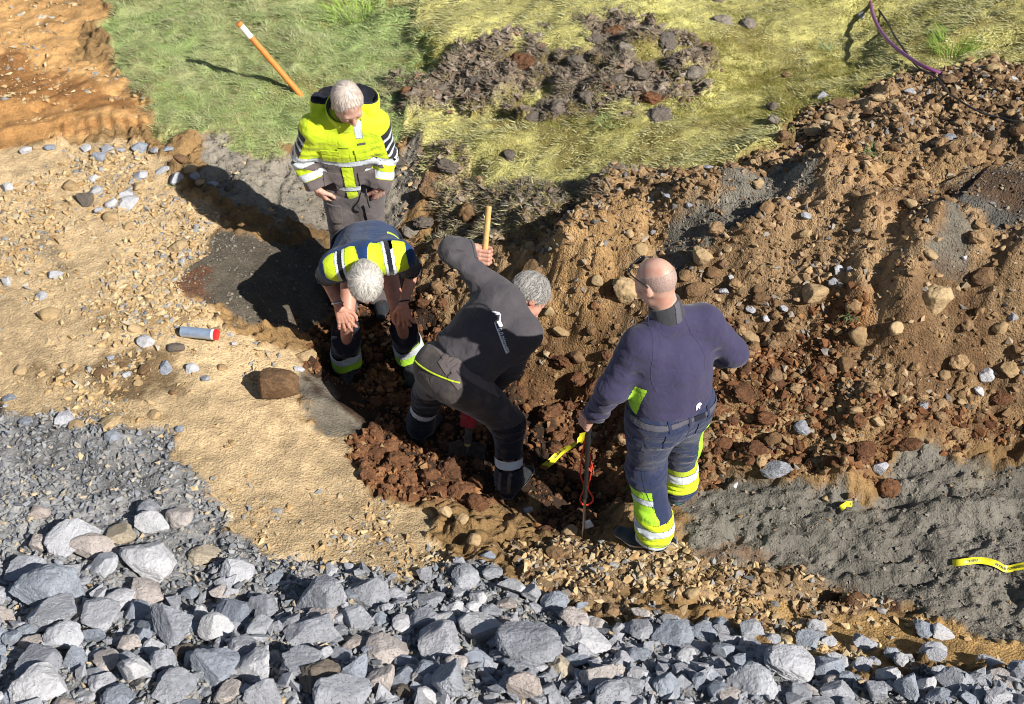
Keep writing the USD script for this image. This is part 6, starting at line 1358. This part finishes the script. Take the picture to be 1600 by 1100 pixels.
def ribbon(name, pts, width, across, label, mat, twist=None, text=None, cat="tape"):
    """A strip of tape through the points; ACROSS is its width direction; TEXT a list of (words, start along it from its far end, height)."""
    c = spline(pts, 60); t = np.gradient(c, axis=0); t /= np.linalg.norm(t, axis=1, keepdims=True)
    a = np.tile(unit(across), (60, 1)) if np.ndim(across) == 1 else spline(across, 60)
    a = a - t * np.einsum("ij,ij->i", a, t)[:, None]; a /= np.linalg.norm(a, axis=1, keepdims=True)
    n = np.cross(t, a); n = n * np.where(n[:, 2:] < 0, -1, 1) if twist is None else n
    k = np.linspace(-1, 1, 5)
    V = c[:, None] + a[:, None] * (k * width / 2)[None, :, None] + n[:, None] * (.006 * k ** 2 * np.sin(np.linspace(0, 9, 60))[:, None])[..., None]
    i, j = np.mgrid[0:59, 0:4]; q = (i * 5 + j).ravel(); f = np.vstack([np.c_[q, q + 1, q + 6], np.c_[q, q + 6, q + 5]]); m = 300
    v = np.vstack([V.reshape(-1, 3), V.reshape(-1, 3) - (n[:, None] * .0006 + 0 * V).reshape(-1, 3)])
    x = thing(name, label, cat)
    b = obj("strip", (v, np.vstack([f, f[:, ::-1] + m])), mat, x, smooth=True)
    s = np.r_[0, np.cumsum(np.linalg.norm(np.diff(c, axis=0), axis=1))]
    for words, start, hgt in text or []:
        w = meshkit.text_mesh(words, hgt, .0003, True); vv, ff = trimesh.remesh.subdivide_to_size(w.vertices, w.faces, .012, max_iter=10)
        u = s[-1] - start - vv[:, 0]                                     # reads from the far end back: upside down to the camera
        I = lambda F: np.stack([np.interp(u, s, F[:, q]) for q in range(3)], 1)
        vv2 = I(c) - I(a) * (vv[:, 1:2] - hgt / 2) + I(n) * (.0022 + vv[:, 2:3] + (.006 * ((vv[:, 1] - hgt / 2) / (width / 2)) ** 2 * np.interp(u, s, np.sin(np.linspace(0, 9, 60))))[:, None])
        obj("lettering", (vv2, ff), M["tape_print"], x)
    return x
def gp(px, py, lift=.01): p = hit(px, py); return p + V3(0, 0, lift)
ribbon("warning_tape", [gp(1486, 886, .030), gp(1505, 885, .035), gp(1530, 884, .040), gp(1555, 888, .030), gp(1572, 893, .018), gp(1590, 890, .022), gp(1615, 891, .03), gp(1670, 896, .02), gp(1740, 890, .02)], .033, V3(.02, .62, .62),
       "yellow printed warning tape lying on black sand at the right edge", M["tape_yellow"], text=[("HÁSPENNUSTRENGUR", float(np.linalg.norm(gp(1740, 890) - gp(1605, 891))), .0125), ("VARÚÐ", float(np.linalg.norm(gp(1740, 890) - gp(1516, 886))), .013)])
k0 = gp(912, 684, .10)
ribbon("warning_tape", [at(911, 676, k0[2] + .03), at(905, 690, k0[2] + .01), at(893, 697, k0[2] - .02), at(880, 703, k0[2] - .05), at(868, 714, k0[2] - .08), at(848, 730, k0[2] - .13)], .040, np.array([V3(.9, .1, .3), V3(.7, .5, .4), V3(.2, .8, .5), V3(.1, .7, .6), V3(-.2, .8, .5), V3(-.3, .7, .6)]),
       "twisted yellow tape end sticking out of the pit left of the probe", M["tape_yellow"], text=[("STRENGUR", .09, .012)])
ribbon("warning_tape", [gp(1313, 798, .012), gp(1319, 795, .028), gp(1326, 792, .022), gp(1331, 788, .010)], .028, V3(.1, .6, .7), "small yellow tape scrap half buried in the black sand", M["tape_yellow"], text=[("VA", .012, .010)])

# hose and cables at the upper right
def hang(px, py, h):
    z = 0.8
    for _ in range(12):
        p = at(px, py, z); z = ground_z(p[0], p[1]) + h
    return at(px, py, z)
hp = [hang(1352, -40, .13), hang(1358, -10, .12), hang(1363, 20, .11), hang(1376, 48, .10), hang(1398, 73, .08), hang(1428, 95, .05), hang(1455, 109, .03), hang(1474, 116, .012)]
obj_h = obj("hose", tube(spline(hp, 60), .0125, 10), M["purple_hose"], smooth=40); tag(obj_h, "purple hose arching down over the moss at the upper right", "hose")
c1 = obj("cable", tube(spline([hang(1350, -30, .05), hang(1366, 4, .05), hang(1382, 28, .04), hang(1399, 58, .03), hang(1420, 88, .03), hang(1445, 112, .02), hang(1462, 120, .03), hang(1476, 138, .05), hang(1496, 155, .05), hang(1530, 174, .03), hang(1565, 185, .03), hang(1600, 191, .03), hang(1660, 196, .02)], 110), .0065, 8), M["black_cable"], smooth=True)
tag(c1, "thin black cable running beside the purple hose and down over the brown heap", "cable")
print("things ready")

# ------------------------------------------------------------------ a description for every stone
TONE = {"grey": "grey", "pale": "pale grey", "pink": "pinkish grey", "blue": "blue-grey", "dark": "dark", "lump": "grey-brown", "buff": "buff", "tan": "tan", "brown": "brown", "rustclod": "rust-brown"}
ORD = ["", "second ", "third ", "fourth ", "fifth ", "sixth ", "seventh ", "eighth ", "ninth ", "tenth ", "eleventh ", "twelfth "]
MARKS = [((312, 528), "the spray can"), ((433, 605), "the big brown boulder"), ((545, 250), "the man in yellow"), ((560, 480), "the white-haired bent man"), ((715, 560), "the digging man"), ((763, 350), "the shovel handle"), ((1045, 600), "the man in the navy sweater"), ((915, 770), "the red-corded probe"),
         ((880, 705), "the twisted tape end"), ((1322, 793), "the small tape scrap"), ((1550, 888), "the printed warning tape"), ((1425, 85), "the purple hose"), ((930, 115), "the middle of the lava outcrop"), ((1328, 492), "the drooping weed"), ((1370, 240), "the grey-green weed"), ((30, 660), "the left end of the gravel"), ((420, 90), "the orange stake")]
COLS = [(250, "at the left end of the bank"), (470, "below the sand slope"), (680, "below the rust-brown clods"), (860, "below the digging man"), (1010, "below the probe"), (1180, "below the man in navy"), (1400, "below the tape scrap"), (9999, "at the right end of the bank")]
groups = {}
for prim, px, py, w, t, kind in ROCKS:
    size = "small" if w < 20 else ("large" if w > (62 if kind == "bank" else 30) else "mid-sized")
    if kind == "bank":
        row = "bottom row" if py > 1045 else ("middle row" if py > 965 + max(0, px - 900) * .05 else "top row")
        if py < 850: row, col = "loose cluster", "on the gravel"
        else: col = next(c for x, c in COLS if px < x)
        key = ("bank", TONE[t], size, row, col)
        dist = px
    else:
        d = [math.hypot(px - a, (py - b) * 1.3) for (a, b), _ in MARKS]; i = int(np.argmin(d)); (a, b), nm = MARKS[i]
        dx, dy = px - a, (py - b) * 1.3
        rel = ("right of" if dx > 0 else "left of") if abs(dx) > abs(dy) else ("below" if dy > 0 else "above")
        key = (kind, TONE[t], size, rel, nm); dist = d[i]
    groups.setdefault(key, []).append((dist, prim, px, py))
for key, rows in groups.items():
    rows.sort(key=lambda r: r[0])
    kind, tone, size, a, b = key
    for n, (dist, prim, px, py) in enumerate(rows):
        if kind == "bank":
            o = "" if len(rows) == 1 else ("leftmost " if n == 0 else ("rightmost " if n == len(rows) - 1 else ORD[min(n, 11)] + "from left, "))
            label = f"{o}{size} {tone} rock, {a}, {b}"
            tag(prim, label, "rock", "rocks of the bank along the bottom")
        else:
            noun = "lump of earth" if kind == "clod" and t else "stone"
            noun = "lump" if kind == "clod" else "stone"
            o = "" if len(rows) == 1 else ORD[min(n, 11)] + "nearest "
            label = f"{o}{size} {tone} {noun} {a} {b}"
            tag(prim, label, "clod" if kind == "clod" else "stone", "lumps of earth and lava" if kind == "clod" else "loose stones on sand and heap")
print("labels", len(ROCKS), len(groups))
